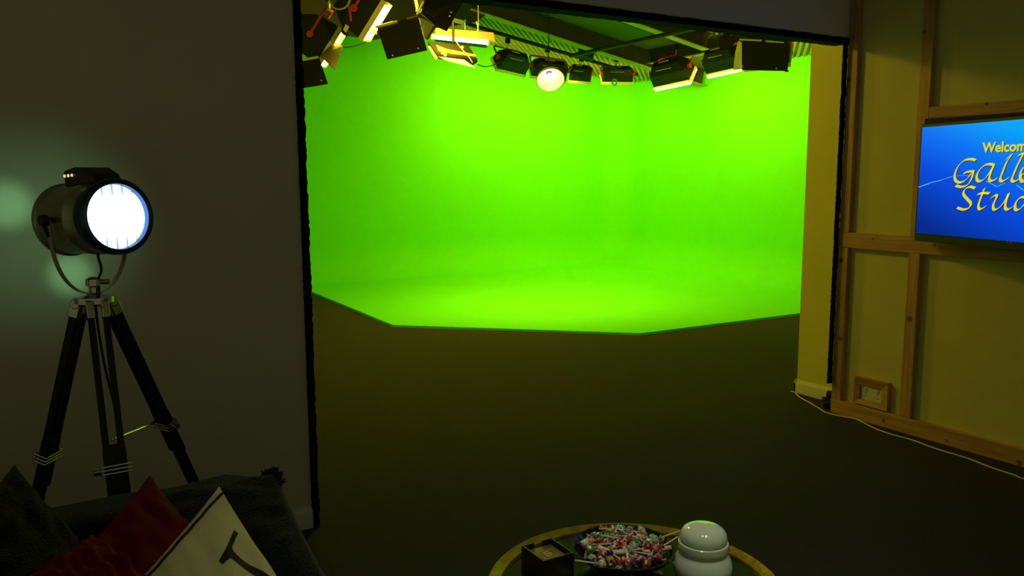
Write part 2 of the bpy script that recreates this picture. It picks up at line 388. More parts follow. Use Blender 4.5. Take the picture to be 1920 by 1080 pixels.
# ------------------------------------------------------------------ studio lamps
LENS = {}
def lens_mat(s):
    return emis('glowing lamp diffuser %g' % s, STUDIO, s*LAMP_K)
def softlight(pos, az, tilt, wd, ht, dp, power, label, cat='studio light', group='soft studio lights with red yokes', lip_glare=False, yoke=True, hang=None, roll=0, lip=True, marks=True, name='studio_light', yk=.75):
    """facing azimuth az (deg from +Y clockwise), tilt down deg"""
    pos = Vector(pos); a = math.radians(az); tl = math.radians(tilt)
    f = Vector((math.sin(a)*math.cos(tl), math.cos(a)*math.cos(tl), -math.sin(tl)))
    r = Vector((math.cos(a), -math.sin(a), 0)); r = Matrix.Rotation(math.radians(roll), 3, f) @ r
    u = r.cross(f); P = lambda x, y, z: pos+r*x+f*y+u*z
    t = thing(name, pos, label, cat, group)
    # housing: sloped shell open at the front
    b = B(); bk = [P(sx*wd*.36, -dp/2, sz*ht*.22) for sx, sz in ((-1, -1), (1, -1), (1, 1), (-1, 1))]
    md = [P(sx*wd*.47, -dp*.12, sz*ht*.46) for sx, sz in ((-1, -1), (1, -1), (1, 1), (-1, 1))]
    fr = [P(sx*wd*.5, dp/2, sz*ht*.5) for sx, sz in ((-1, -1), (1, -1), (1, 1), (-1, 1))]
    rows = [[b.verts.new(p) for p in q] for q in (bk, md, fr)]
    for A, D in zip(rows, rows[1:]):
        for k in range(4): b.faces.new((A[k], A[(k+1) % 4], D[(k+1) % 4], D[k]))
    b.faces.new(rows[0])
    h = obj('housing', b, M_black, t, smooth=False)
    s = h.modifiers.new('sheet', 'SOLIDIFY'); s.thickness = .006
    # cooling ribs
    R = Matrix((r, f, u)).transposed()
    for k in range(4): b = B(); box(b, P(0, dp*(.02+.11*k), ht*.505), (wd*.8, dp*.03, .012), R); obj('cooling_rib', b, M_black, t, smooth=False)
    # diffuser
    b = B(); slab(b, [P(sx*wd*.47, dp*.5+.032, sz*ht*.46) for sx, sz in ((-1, -1), (1, -1), (1, 1), (-1, 1))], .004)
    L = power/(math.pi*wd*ht*.86)
    if lip_glare: b.free(); b = B(); box(b, P(0, dp*.5+.045, -ht*.02), (wd*1.0, .025, ht*1.09), R)  # oversized glowing box imitates the lit lip below the frame
    obj('diffuser', b, lens_mat(round(L, 1)), t, smooth=False)
    if lip:
        b = B(); k = .03
        for (x, z, sx, sz) in ((0, .5, 1.03, 0), (0, -.5, 1.03, 0), (.5, 0, 0, 1), (-.5, 0, 0, 1)):
            box(b, P(x*wd, dp/2+.012, z*ht), (sx*wd+.014, .05, sz*ht+.014), R)
        obj('filter_frame', b, M_refl, t, smooth=False)
    if marks:
        b = B(); box(b, P(-wd*.06, -dp/2-.004, ht*.07), (wd*.28, .004, ht*.07), R); obj('nameplate', b, M_refl, t, smooth=False)
        b = B(); box(b, P(-wd*.05, -dp*.33, -ht*.335), (wd*.44, .006, ht*.02), R); obj('trim_line', b, M_refl, t, smooth=False)
    if yoke:
        top = ht*yk; b = B()
        pts = [P(-wd*.53, 0, 0), P(-wd*.53, 0, top-.05), P(-wd*.50, 0, top-.015), P(-wd*.45, 0, top), P(wd*.45, 0, top), P(wd*.50, 0, top-.015), P(wd*.53, 0, top-.05), P(wd*.53, 0, 0)]
        tube(b, pts, .014, 8); y = obj('yoke', b, M_red, t)
        for sx in (-1, 1):
            b = B(); tube(b, [P(sx*wd*.50, 0, 0), P(sx*wd*.57, 0, 0)], .035, 14); obj('yoke_knob', b, M_red, t, bevel=.004)
        c = P(0, 0, top)
        b = B(); tube(b, [c, c+Vector((0, 0, .09))], .012, 8); sp = obj('spigot', b, M_refl, y)
        ht2 = .12
        b = B(); box(b, c+Vector((0, 0, .12)), (.07, .05, .08)); obj('clamp', b, M_black, y, bevel=.008)
        if hang and hang > c.z+.15:
            b = B(); tube(b, [c+Vector((0, 0, .15)), Vector((c.x, c.y, hang))], .014, 8); obj('drop_arm', b, M_black, y)
    return t, P
G2 = 'large barn-door lamps'
# row of red-yoked softlights hanging from the pipe
def hz(p): return zc(p.x)-.2
RX = 'seen from behind'
p = aty(962, 113, PY); softlight(p, -12, 40, .52, .24, .26, 55, 'black softlight in a red yoke, leftmost in the row along the back pipe', hang=None, roll=8, yk=1.0)
p = aty(1031, 127, PY); softlight(p, 8, 42, .56, .22, .24, 45, 'black softlight in a red yoke directly above the round white reflector lamp', hang=None, roll=8, yk=1.05)
p = aty(1088, 135, PY+.1); softlight(p, 35, 42, .34, .20, .22, 26, 'small black softlight with a red knob, right beside the round white reflector lamp', hang=None, roll=8, yk=.6)
p = aty(1158, 137, PY+.1); softlight(p, 25, 45, .50, .20, .22, 40, 'low black lamp with a row of pale dots, above the small blue ring', hang=None, roll=0, yk=.75)
p = atx(1256, 131, 8.3); softlight(p, 78, 42, .60, .28, .30, 46, 'black softlight in a tall red yoke under the purlin, glaring white along its lower edge', hang=zc(8.3)-.24, roll=-8, lip_glare=True, yk=1.15)
p = atx(1352, 108, 8.2); softlight(p, 80, 42, .50, .22, .28, 40, 'black softlight in a red yoke just left of the large square barn door', hang=zc(8.2)-.24, roll=-8, lip_glare=True, yk=1.1)
# lamp hung close behind the header, out of the camera's sight, that throws light through the opening
p = Vector((2.7, 5.5, 3.22)); t, P = softlight(p, 120, 75, .34, .26, .22, 4, 'small black lamp hung from the roof close behind the opening', hang=zc(2.7)-.05, marks=False, yk=.8)
lamp('lamp_light', 'POINT', p+Vector((0, 0, -.22)), 46, STUDIO, .10, parent=t)

# barn-door lamps: hinged flaps given as slabs
def flap(parent, pts, d, th=.008, m=None, name='barn_door'):
    dd = d if isinstance(d, (list, tuple)) else [d]*len(pts)
    P = [atd(x, y, k) for (x, y), k in zip(pts, dd)]
    b = B(); slab(b, P, th); return obj(name, b, m or M_black, parent, bevel=.0015, smooth=False)
def hinge(parent, p, q, d, r=.012, m=None):
    b = B(); tube(b, [atd(*p, d), atd(*q, d)], r, 8); obj('hinge_bar', b, m or M_refl, parent)
def rivets(parent, pts, d):
    for x, y in pts:
        b = B(); c = atd(x, y, d); lathe(b, [(0, .012), (.007, .01), (.01, 0), (0, -.002)], c, axis=-rayd(x, y), seg=10); obj('rivet', b, M_brass, parent)
# top left, first
p = atd(588, 66, 8.8)
t, P = softlight(p, 112, 34, .42, .42, .40, 50, 'large black barn-door lamp half hidden behind the left edge of the opening', group=G2, roll=8, marks=False, hang=4.2, yk=.7)
flap(t, [(556, 113), (598, 107), (615, 157), (560, 166)], [8.3, 8.3, 8.15, 8.15]); hinge(t, (566, 113), (597, 107), 8.28)
flap(t, [(600, 104), (627, 78), (643, 86), (629, 131)], [8.4, 8.6, 8.6, 8.4], m=mat('olive lit barn door', (.10, .10, .06), .6))  # olive tone carries the lamplight falling on this flap
flap(t, [(622, 76), (646, 62), (643, 76), (626, 84)], 8.62, m=M_refl)
rivets(t, [(602, 151), (636, 103)], 8.13)
# top left, second
p = atd(672, 18, 8.4)
t, P = softlight(p, 114, 34, .48, .40, .36, 50, 'large black barn-door lamp with the biggest square flap, second from the left edge', group=G2, roll=10, marks=False, hang=4.2, yk=.7)
flap(t, [(706, 50), (783, 31), (801, 94), (726, 111)], [8.0, 8.0, 7.85, 7.85]); hinge(t, (704, 51), (745, 40), 7.97); hinge(t, (763, 35), (783, 30), 7.97, .009, M_brass)
flap(t, [(682, 38), (690, 38), (704, 52), (707, 64), (681, 62)], 8.25, m=M_refl)
flap(t, [(674, 24), (692, 25), (690, 36), (676, 37)], 8.3, m=mat('olive lit barn door', (.10, .10, .06), .6))  # same lit olive: lamplight put into the flap colour
flap(t, [(640, 42), (655, 54), (651, 70), (640, 62)], 8.2, .03)
flap(t, [(648, 45), (655, 50), (649, 62), (643, 56)], 8.16, .004, m=M_refl, name='data_plate')
rivets(t, [(736, 104), (784, 91)], 7.83)
# top, third
p = atd(838, -22, 8.5)
t, P = softlight(p, -8, 34, .50, .36, .36, 66, 'large black barn-door lamp with a pale grey triangular flap, above the fluorescent tube light', group=G2, roll=10, marks=False, hang=4.2, yk=.7)
flap(t, [(789, 24), (800, -4), (872, -2), (838, 58), (816, 48)], [8.2, 8.35, 8.35, 8.15, 8.15])
flap(t, [(785, 33), (796, 36), (815, 48), (800, 73), (796, 74)], [8.05, 8.05, 8.1, 8.0, 8.0], m=mat('grey lit barn door', (.34, .34, .24), .5))  # paler grey stands for lamplight on the flap's inner face
hinge(t, (782, 27), (794, 3), 8.1, .010); hinge(t, (800, 74), (816, 48), 8.0, .012, M_black)
flap(t, [(788, 39), (797, 36), (794, 46), (789, 52)], 7.99, .004, m=mat('blue gel clip', (.02, .15, .55), .4), name='gel_clip')
rivets(t, [(846, 23), (843, 30)], 8.1)
# top right
p = atd(1436, 90, 9.1)
t, P = softlight(p, 62, 45, .44, .20, .30, 40, 'large black barn-door lamp with a wide square flap, just left of the yellow wall end', group=G2, roll=-4, marks=False, hang=3.25, yk=.55)
flap(t, [(1391, 78), (1480, 81), (1477, 133), (1391, 131)], [8.4, 8.4, 8.3, 8.3]); hinge(t, (1386, 74), (1428, 76), 8.42, .008); hinge(t, (1436, 77), (1470, 80), 8.42, .008)
flap(t, [(1384, 76), (1391, 80), (1392, 130), (1375, 131), (1378, 100)], [8.6, 8.42, 8.32, 8.6, 8.7], m=mat('lit pebbled foil', (.50, .50, .32), .45, noise=.3, scale=40))  # foil colour has the lamplight painted in
flap(t, [(1485, 80), (1489, 81), (1485, 104), (1481, 105)], 8.5, m=M_refl)
b = B(); tube(b, [atd(1475, 132, 8.28), atd(1475, 135, 8.28)], .018, 10); obj('flap_foot', b, M_black, t)
flap(t, [(1349, 66), (1386, 70), (1368, 92), (1349, 96)], 8.9)
rivets(t, [(1393, 124), (1456, 128)], 8.28)

# fluorescent tube batten with reflector
t = thing('fluorescent_light', atd(868, 70, 9.6), 'yellowish fluorescent batten with a glowing white tube, above the open yellow floodlight', 'light fitting')
d = 9.6
b = B(); slab(b, [atd(817, 52, d), atd(925, 61, d), atd(929, 80, d-.05), atd(815, 70, d-.05)], .01); obj('reflector', b, mat('yellowed reflector', (.62, .56, .12), .4), t, smooth=False)
b = B(); slab(b, [atd(812, 68, d-.02), atd(916, 81, d-.02), atd(912, 90, d+.22), atd(816, 78, d+.22)], .02); obj('batten_body', b, M_black, t, smooth=False)
b = B(); tube(b, [atd(812, 69, d-.12), atd(915, 80, d-.12)], .024, 12); obj('tube', b, emis('lit fluorescent tube', (1, .97, .80), 3.0), t)
for q in ((812, 69), (915, 80)):
    b = B(); c = atd(*q, d-.10); box(b, c, (.03, .05, .06)); obj('end_cap', b, M_refl, t, bevel=.004)
for q in ((872, 56), (897, 60)):
    b = B(); c = atd(*q, d); tube(b, [c, Vector((c.x, c.y, zc(c.x)-.06))], .004, 6); obj('suspension_wire', b, M_refl, t)
b = B(); tube(b, smooth_path([atd(x, y, d-.16) for x, y in ((893, 40), (896, 52), (893, 62), (884, 72), (870, 74))], 5), .006, 6); obj('flex', b, M_cable, t)

# open floodlight below it
t = thing('floodlight', atd(848, 100, 9.0), 'open floodlight with gold troughs and glare along its lower lip, under the fluorescent tube', 'studio light')
d = 9.0; My = mat('gold lit trough', (.55, .42, .12), .4)  # yellow lamplight is put into the trough colour
b = B(); slab(b, [atd(802, 78, d+.1), atd(878, 84, d+.1), atd(896, 112, d), atd(886, 118, d), atd(822, 105, d)], .05); obj('housing', b, M_black, t, bevel=.006, smooth=False)
for q in ([(818, 84), (838, 92), (892, 102), (894, 107), (845, 101), (822, 96)],):
    b = B(); slab(b, [atd(x, y, d-.06) for x, y in q], .02); obj('trough', b, My, t, bevel=.004, smooth=False)
b = B(); slab(b, [atd(x, y, d-.08) for x, y in ((822, 106), (838, 108), (870, 112), (892, 127), (886, 126), (862, 120), (838, 114))], .012); obj('lower_lip_glare', b, emis('glowing lip glare', (1, .92, .30), 1.1), t, smooth=False)  # lamp glare on the lower lip, put in as an emissive strip
b = B(); slab(b, [atd(x, y, d-.09) for x, y in ((802, 87), (806, 86), (821, 108), (817, 112))], .012); obj('side_lip', b, M_refl, t, smooth=False)
for q in ((830, 99), (835, 103), (867, 89)):
    b = B(); lathe(b, [(0, .02), (.012, .016), (.018, 0), (0, -.004)], atd(*q, d-.07), axis=-rayd(*q), seg=12); obj('bolt', b, M_refl, t)
b = B(); tube(b, smooth_path([atd(x, y, d-.1) for x, y in ((855, 78), (866, 92), (880, 108), (886, 118))], 5), .005, 6); obj('flex', b, M_cable, t)
b = B(); c = atd(850, 80, d+.1); tube(b, [c, Vector((c.x, c.y, zc(c.x)-.25))], .014, 8); obj('drop_arm', b, M_black, t)

# round reflector lamp
c = aty(1032, 150, 8.6)
t = thing('reflector_lamp', c, 'round white dish reflector lamp glowing under the row of black softlights', 'studio light')
ax = (-rayd(1032, 150)*.72+CR*.12+Vector((0, 0, -.62))).normalized(); R = .168
b = B(); lathe(b, [(R*1.02, 0), (R, .003), (R*.93, -.035), (R*.72, -.085), (R*.42, -.125), (R*.2, -.14), (0, -.142), (0, -.147), (R*.23, -.146), (R*.46, -.131), (R*.76, -.09), (R*.97, -.037), (R*1.05, -.001)], c, ax, 48)
obj('dish', b, mat('frosted white dish', (.80, .72, .55), .3, .0, noise=.08, scale=14), t)
b = B(); lathe(b, [(0, -.03), (.02, -.035), (.035, -.06), (.03, -.09), (.016, -.12), (0, -.125)], c, ax, 24); obj('bulb', b, emis('lit bulb', (1, .90, .66), 14), t); lamp('bulb_light', 'SPOT', c+ax*.12, 430, STUDIO, .05, aim=(c.x+.25, c.y+.3, 0), cone=118, parent=t)
b = B(); lathe(b, [(0, -.135), (.045, -.14), (.05, -.19), (.03, -.24), (0, -.245)], c, ax, 24); obj('lamp_holder', b, M_black, t)
b = B(); q = c-ax*.2; tube(b, [q, Vector((q.x, q.y, zc(q.x)-.03))], .006, 8); obj('drop_arm', b, M_black, t)

# small blue ring + green junk behind
c = aty(1152, 154, 10.6)
b = B(); rr = .045
for k in range(1): tube(b, [c+Vector((rr*math.cos(a), 0, rr*math.sin(a))) for a in [math.pi*.0+i*2*math.pi/24 for i in range(25)]], .010, 8)
tag(obj('blue_ring', b, mat('cyan plastic', (.0, .55, .75), .4)), 'small cyan blue ring hanging under the low black lamp', 'ring')
t = thing('ballast_unit', aty(1098, 103, 10.7), 'dark blue-green ballast unit perched on the pipe above the small softlight', 'ballast')
c = aty(1098, 103, 10.7); b = B(); box(b, c, (.22, .16, .14), Matrix.Rotation(.3, 3, 'Y')); obj('case', b, mat('dark teal case', (.01, .04, .06), .35), t, bevel=.02)
b = B(); box(b, c+Vector((-.03, -.09, .05)), (.1, .02, .025)); obj('badge', b, M_refl, t, bevel=.004)
b = B(); tube(b, [c+Vector((0, 0, .05)), c+Vector((0, 0, .35))], .012, 8); obj('hanger', b, M_black, t)

# coiled yellow cable at the very top left, hanging cables
t = thing('cable_coil', atd(637, -2, 8.0), 'loose coil of yellowish cable hanging over the lamps at the top left', 'cable')
for k, rr in enumerate((.095, .088)):
    b = B(); c = atd(637-k*.8, -3+k, 8.0); tube(b, [c+CR*(rr*math.cos(a))+CU*(rr*1.05*math.sin(a)) for a in [i*2*math.pi/32 for i in range(33)]], .0055, 8); obj('cable_loop', b, mat('yellow cable', (.50, .48, .12), .5), t)
b = B(); tube(b, [atd(655, 12, 8.02), atd(658, 40, 8.02)], .012, 8); o_ = obj('red_hook', b, M_red, t)
b = B(); tube(b, smooth_path([atd(642, 89, 8.6), atd(665, 86, 8.7), atd(690, 76, 8.8), atd(703, 64, 8.3)], 6), .006, 6); tag(obj('black_cable', b, M_black), 'thin dark cable sagging against the green wall between two barn-door lamps', 'cable')
b = B(); tube(b, smooth_path([atd(896, 121, 9.0), atd(910, 125, 9.6), atd(925, 122, 10.5), atd(938, 116, 11.5)], 6), .006, 6); tag(obj('black_cable', b, M_black), 'thin dark cable sagging from the open floodlight towards the first red-yoked light', 'cable')

# ------------------------------------------------------------------ television
TA = math.radians(17.6)
TL = Vector((4.56, 3.0, 0)); Td = Vector((-math.sin(TA), -math.cos(TA), 0)); Tn = Vector((-math.cos(TA), math.sin(TA), 0)); TW = 1.22; TB, TT = 1.218, 1.897
SW0, SW1, SB, ST = .014, TW-.014, TB+.047, TT-.018
def tv(u, z, n=0): return TL+Td*u+Vector((0, 0, z))+Tn*n
def tvpx(x, y):
    v = rayd(x, y); k = (TL-CAMP).dot(Tn)/v.dot(Tn); q = CAMP+v*k; return (q-TL).dot(Td), q.z
t = thing('television', TL+Td*TW/2+Vector((0, 0, TB)), 'flat television on the right wall showing yellow lettering on a blue screen', 'television')
b = B(); slab(b, [tv(0, TB), tv(TW, TB), tv(TW, TT), tv(0, TT)], 0, away=-Tn*.035); obj('casing', b, M_blackp, t, bevel=.003, smooth=False)
m, nt, pb = nodes('blue water picture'); L = nt.links
tc = nt.nodes.new('ShaderNodeTexCoord'); sp = nt.nodes.new('ShaderNodeSeparateXYZ'); L.new(tc.outputs['UV'], sp.inputs[0])
gr = nt.nodes.new('ShaderNodeMath'); gr.operation = 'MULTIPLY_ADD'; gr.inputs[1].default_value = .55; L.new(sp.outputs[0], gr.inputs[0])
nz = nt.nodes.new('ShaderNodeTexNoise'); nz.inputs['Scale'].default_value = 2.5; L.new(tc.outputs['UV'], nz.inputs['Vector'])
ad = nt.nodes.new('ShaderNodeMath'); ad.operation = 'MULTIPLY_ADD'; ad.inputs[1].default_value = .85; ad.inputs[2].default_value = -.1; L.new(sp.outputs[1], ad.inputs[0]); L.new(ad.outputs[0], gr.inputs[2])
cr = nt.nodes.new('ShaderNodeValToRGB'); L.new(gr.outputs[0], cr.inputs[0])
e = cr.color_ramp.elements; e[0].position = 0; e[0].color = (.0, .020, .28, 1); e[1].position = 1; e[1].color = (.0, .38, 1.0, 1)
x_ = cr.color_ramp.elements.new(.45); x_.color = (.0, .07, .78, 1); x_ = cr.color_ramp.elements.new(.75); x_.color = (.0, .18, .95, 1)
L.new(cr.outputs[0], pb.inputs['Emission Color']); pb.inputs['Emission Strength'].default_value = .95; pb.inputs['Base Color'].default_value = (.005, .005, .01, 1); pb.inputs['Roughness'].default_value = .25; pb.inputs['Specular IOR Level'].default_value = .1
b = B(); uv = b.loops.layers.uv.new('UVMap'); vs = [b.verts.new(tv(*q, .001)) for q in ((SW0, SB), (SW1, SB), (SW1, ST), (SW0, ST))]; f_ = b.faces.new(vs)
for l, q in zip(f_.loops, ((0, 0), (1, 0), (1, 1), (0, 1))): l[uv].uv = q
vb = [b.verts.new(tv(*q, -.0005)) for q in ((SW0, SB), (SW1, SB), (SW1, ST), (SW0, ST))]; b.faces.new(vb[::-1])
for i in range(4): b.faces.new((vs[i], vb[i], vb[(i+1) % 4], vs[(i+1) % 4]))
scr = obj('screen', b, m, t, smooth=False)
M_let = emis('yellow screen lettering', (.74, .68, .02), .85); M_sh = mat('dark letter shadow', (.002, .004, .012), .8)
def tcrop(cx, cy): return tvpx(1720+cx/4, 200+cy/4)
def nib(bm, pts, wd=.0175, n=0, off=(0, 0), ang=38):
    P = [Vector((*tcrop(x, y), 0)) for x, y in pts]; P = smooth_path(P, 7)
    a = math.radians(ang); o = Vector((math.cos(a)*wd/2, math.sin(a)*wd/2)); q = []
    for i, p in enumerate(P):
        tdir = (P[min(i+1, len(P)-1)]-P[max(i-1, 0)]); tdir = tdir.normalized() if tdir.length > 1e-9 else Vector((1, 0, 0))
        nn = Vector((-tdir.y, tdir.x)); k = nn.dot(o); s = 1 if k >= 0 else -1
        oo = o+nn*s*.0012
        if s < 0: oo = o-nn*(-1)*0-nn*.0012*1
        q.append([bm.verts.new(tv(p.x+off[0]-oo.x, p.y+off[1]-oo.y, n)), bm.verts.new(tv(p.x+off[0]+oo.x, p.y+off[1]+oo.y, n))])
    for A, D in zip(q, q[1:]): bm.faces.new((A[0], A[1], D[1], D[0]))
glyphs = [
 [(442, 402), (405, 394), (360, 402), (315, 440), (287, 500), (287, 545), (312, 568), (348, 562), (385, 532), (408, 498)], [(352, 500), (385, 488), (428, 484)], [(424, 486), (408, 545), (378, 588), (335, 602), (292, 592)],
 [(578, 436), (530, 432), (482, 460), (452, 510), (452, 548), (478, 560), (520, 530), (558, 475), (580, 436)], [(580, 436), (553, 500), (543, 545), (562, 558), (602, 538)],
 [(672, 392), (708, 362), (700, 378), (672, 420), (640, 500), (625, 545), (645, 560), (690, 532)], [(760, 366), (795, 352), (788, 375), (755, 440), (725, 510), (712, 548), (732, 562), (772, 540)],
 [(775, 520), (820, 490), (838, 450), (818, 440), (785, 480), (776, 530), (796, 562), (850, 540)], [(880, 445), (900, 442), (886, 500), (870, 562)], [(886, 500), (925, 448), (950, 452)], [(985, 445), (1000, 452), (985, 520), (1005, 545), (1045, 500), (1062, 445)], [(1062, 445), (1030, 560), (985, 620), (940, 610)],
 [(437, 612), (400, 601), (362, 618), (350, 655), (380, 695), (405, 725), (392, 758), (350, 772), (303, 757)],
 [(507, 612), (482, 680), (462, 740), (474, 770), (517, 748)], [(458, 656), (500, 648), (545, 650)],
 [(556, 686), (588, 664), (600, 676), (574, 735), (580, 772), (620, 756), (668, 695), (688, 652)], [(690, 650), (668, 715), (664, 760), (684, 772), (716, 752)],
 [(812, 678), (772, 684), (742, 722), (738, 765), (762, 774), (805, 735), (846, 660), (866, 600)], [(866, 600), (838, 700), (830, 758), (850, 772), (880, 750)],
 [(905, 690), (935, 668), (920, 730), (912, 765), (935, 772), (960, 752)], [(1040, 672), (995, 685), (972, 735), (985, 772), (1025, 755), (1052, 705), (1040, 672)],
]
b = B(); b2 = B()
for g in glyphs: nib(b, g, n=.0032); nib(b2, g, n=.0022, off=(.003, -.0035))
obj('screen_lettering', b, M_let, scr, smooth=False); obj('lettering_shadow', b2, M_sh, scr, smooth=False)
def text_mesh(s, size, off=0):
    cu = bpy.data.curves.new('txt', 'FONT'); cu.body = s; cu.size = size; cu.offset = off; cu.resolution_u = 4
    o = bpy.data.objects.new('txt', cu); COL.objects.link(o); bpy.context.view_layer.update()
    me = bpy.data.meshes.new_from_object(o.evaluated_get(bpy.context.evaluated_depsgraph_get())); bpy.data.objects.remove(o); return me
def put_text(s, u, z, height, xscale, off, n, m, name, parent):
    me = text_mesh(s, 1, off); ys = [v.co.y for v in me.vertices]; k = height/.73
    b = B(); b.from_mesh(me)
    for v in b.verts: v.co = tv(u+v.co.x*k*xscale, z+v.co.y*k, n)
    return obj(name, b, m, parent, smooth=False)
u0, z0 = tcrop(492, 343); u1, z1 = tcrop(492, 268)
put_text('Welcome to', u0, z0, z1-z0, 1.12, .028, .0032, M_let, 'screen_lettering', scr); put_text('Welcome to', u0+.0025, z0-.003, z1-z0, 1.12, .028, .0022, M_sh, 'lettering_shadow', scr)
# pale water streak across the picture
M_w = emis('pale water streak', (.10, .42, 1.0), .9); b = B()
for (pa, pb_, wd_) in (((8, 606), (90, 575), .004), ((90, 575), (185, 548), .003), ((185, 548), (270, 520), .0018), ((270, 520), (450, 512), .0012), ((745, 590), (800, 625), .004), ((520, 560), (600, 600), .003), ((600, 600), (660, 570), .002)):
    a_ = Vector((*tcrop(*pa), 0)); c_ = Vector((*tcrop(*pb_), 0)); nn = (c_-a_).normalized(); nn = Vector((-nn.y, nn.x, 0))*wd_
    b.faces.new([b.verts.new(tv(q.x, q.y, .0016)) for q in (a_-nn*.3, c_-nn, c_+nn*.4, a_+nn)])
obj('water_streak', b, M_w, scr, smooth=False)
uu, zz = tvpx(1893, 453.5)
put_text('LG', uu, zz-.004, .009, 1, 0, .0008, M_refl, 'maker_mark', t)
b = B(); c = tv(uu-.012, zz, .0008); tube(b, [c+Td*.005*math.cos(a)+Vector((0, 0, .005*math.sin(a))) for a in [i*math.pi/8 for i in range(17)]], .0007, 6); obj('maker_mark', b, M_refl, t)
b = B(); c = tv(TW/2, 1.56, -.035); slab(b, [tv(.42, 1.42, -.035), tv(.80, 1.42, -.035), tv(.80, 1.70, -.035), tv(.42, 1.70, -.035)], 0, away=-Tn*.03)
tube(b, [tv(TW/2, 1.56, -.06), Vector((PX-.03, tv(TW/2, 0).y+.1, 1.56))], .025, 10); bounds(b, PX-.012, PX-.001, 2.38, 2.66, 1.45, 1.67); obj('wall_bracket', b, M_black, t, smooth=False)
b = B(); bounds(b, 4.60, PX, 1.2, 3.005, 1.86, 1.932); tag(obj('black_bar', b, M_black, smooth=False), 'black bar behind the top edge of the television', 'bracket')  # plain black bar between the television's top edge and the rail

# ------------------------------------------------------------------ tripod studio floor lamp
HC = Vector((.182, 2.85, 1.48)); aa = math.radians(153); AX = Vector((math.sin(aa)*.995, math.cos(aa)*.995, .06)).normalized()
SX = AX.cross(Vector((0, 0, 1))).normalized(); UX = SX.cross(AX).normalized()      # SX: sideways, UX: up
t = thing('tripod_lamp', (HC.x, HC.y, 0), 'chrome searchlight floor lamp glowing white on a black wooden tripod behind the sofa', 'floor lamp')
RD = .109; L2 = .137
b = B(); lathe(b, [(0, -L2), (RD*.98, -L2), (RD*1.05, -L2+.004), (RD*1.05, -L2+.014), (RD, -L2+.018), (RD, .02), (RD*1.03, .025), (RD*1.03, .035), (RD, .04), (RD, L2-.04), (RD*.95, L2-.04), (RD*.95, -L2+.03), (0, -L2+.03)], HC, AX, 64)
dr = obj('lamp_drum', b, M_steel, t)
b = B(); lathe(b, [(RD*.93, L2-.045), (RD*1.03, L2-.045), (RD*1.05, L2-.03), (RD*1.05, L2+.002), (RD*1.02, L2+.008), (RD*.93, L2+.004), (RD*.93, L2-.045)], HC, AX, 64); obj('front_rim', b, mat('rim with blue glare', (.008, .04, .09), .25, .4), t)  # blue glare from the lens put into the dark rim colour
b = B(); lathe(b, [(RD*.93, L2-.03), (RD*.93, L2+.002), (RD*.90, L2+.004), (RD*.885, L2-.004), (RD*.885, L2-.03)], HC, AX, 64); obj('blue_flare_ring', b, mat('blue lens flare', (.01, .16, .60), .3, .3), t)  # blue flare round the lens, painted as a coloured ring
b = B(); lathe(b, [(0, L2-.012), (RD*.89, L2-.015), (RD*.89, L2-.022), (0, L2-.022)], HC, AX, 64)
m, nt, pb = nodes('fluted glowing lens'); tc = nt.nodes.new('ShaderNodeTexCoord'); L = nt.links
dp_ = nt.nodes.new('ShaderNodeVectorMath'); dp_.operation = 'DOT_PRODUCT'; dp_.inputs[1].default_value = SX
dp2 = nt.nodes.new('ShaderNodeVectorMath'); dp2.operation = 'LENGTH'
sb = nt.nodes.new('ShaderNodeVectorMath'); sb.operation = 'SUBTRACT'; g_ = nt.nodes.new('ShaderNodeNewGeometry'); L.new(g_.outputs['Position'], sb.inputs[0]); sb.inputs[1].default_value = HC+AX*(L2-.012)
L.new(sb.outputs[0], dp_.inputs[0]); dpu = nt.nodes.new('ShaderNodeVectorMath'); dpu.operation = 'DOT_PRODUCT'; dpu.inputs[1].default_value = UX; L.new(sb.outputs[0], dpu.inputs[0])
ml = nt.nodes.new('ShaderNodeMath'); ml.operation = 'MULTIPLY'; ml.inputs[1].default_value = 31; L.new(dp_.outputs['Value'], ml.inputs[0])
fr = nt.nodes.new('ShaderNodeMath'); fr.operation = 'FRACT'; L.new(ml.outputs[0], fr.inputs[0])
ln = nt.nodes.new('ShaderNodeMath'); ln.operation = 'LESS_THAN'; ln.inputs[1].default_value = .16; L.new(fr.outputs[0], ln.inputs[0])
ab = nt.nodes.new('ShaderNodeMath'); ab.operation = 'ABSOLUTE'; L.new(dpu.outputs['Value'], ab.inputs[0])
mr = nt.nodes.new('ShaderNodeMapRange'); mr.inputs[1].default_value = .035; mr.inputs[2].default_value = .075; mr.inputs[3].default_value = 0; mr.inputs[4].default_value = 1; L.new(ab.outputs[0], mr.inputs[0])
mu = nt.nodes.new('ShaderNodeMath'); mu.operation = 'MULTIPLY'; L.new(ln.outputs[0], mu.inputs[0]); L.new(mr.outputs[0], mu.inputs[1])
mx = nt.nodes.new('ShaderNodeMix'); mx.data_type = 'RGBA'; mx.inputs[6].default_value = (1.15, 1.35, 1.3, 1); mx.inputs[7].default_value = (.42, .58, .56, 1)
L.new(mu.outputs[0], mx.inputs[0]); L.new(mx.outputs[2], pb.inputs['Emission Color']); pb.inputs['Emission Strength'].default_value = 1.0
m2 = nt.nodes.new('ShaderNodeMapRange'); m2.inputs[1].default_value = .03; m2.inputs[2].default_value = .1; m2.inputs[3].default_value = 1.5; m2.inputs[4].default_value = .72; L.new(ab.outputs[0], m2.inputs[0]); L.new(m2.outputs[0], pb.inputs['Emission Strength'])
obj('lens', b, m, t)
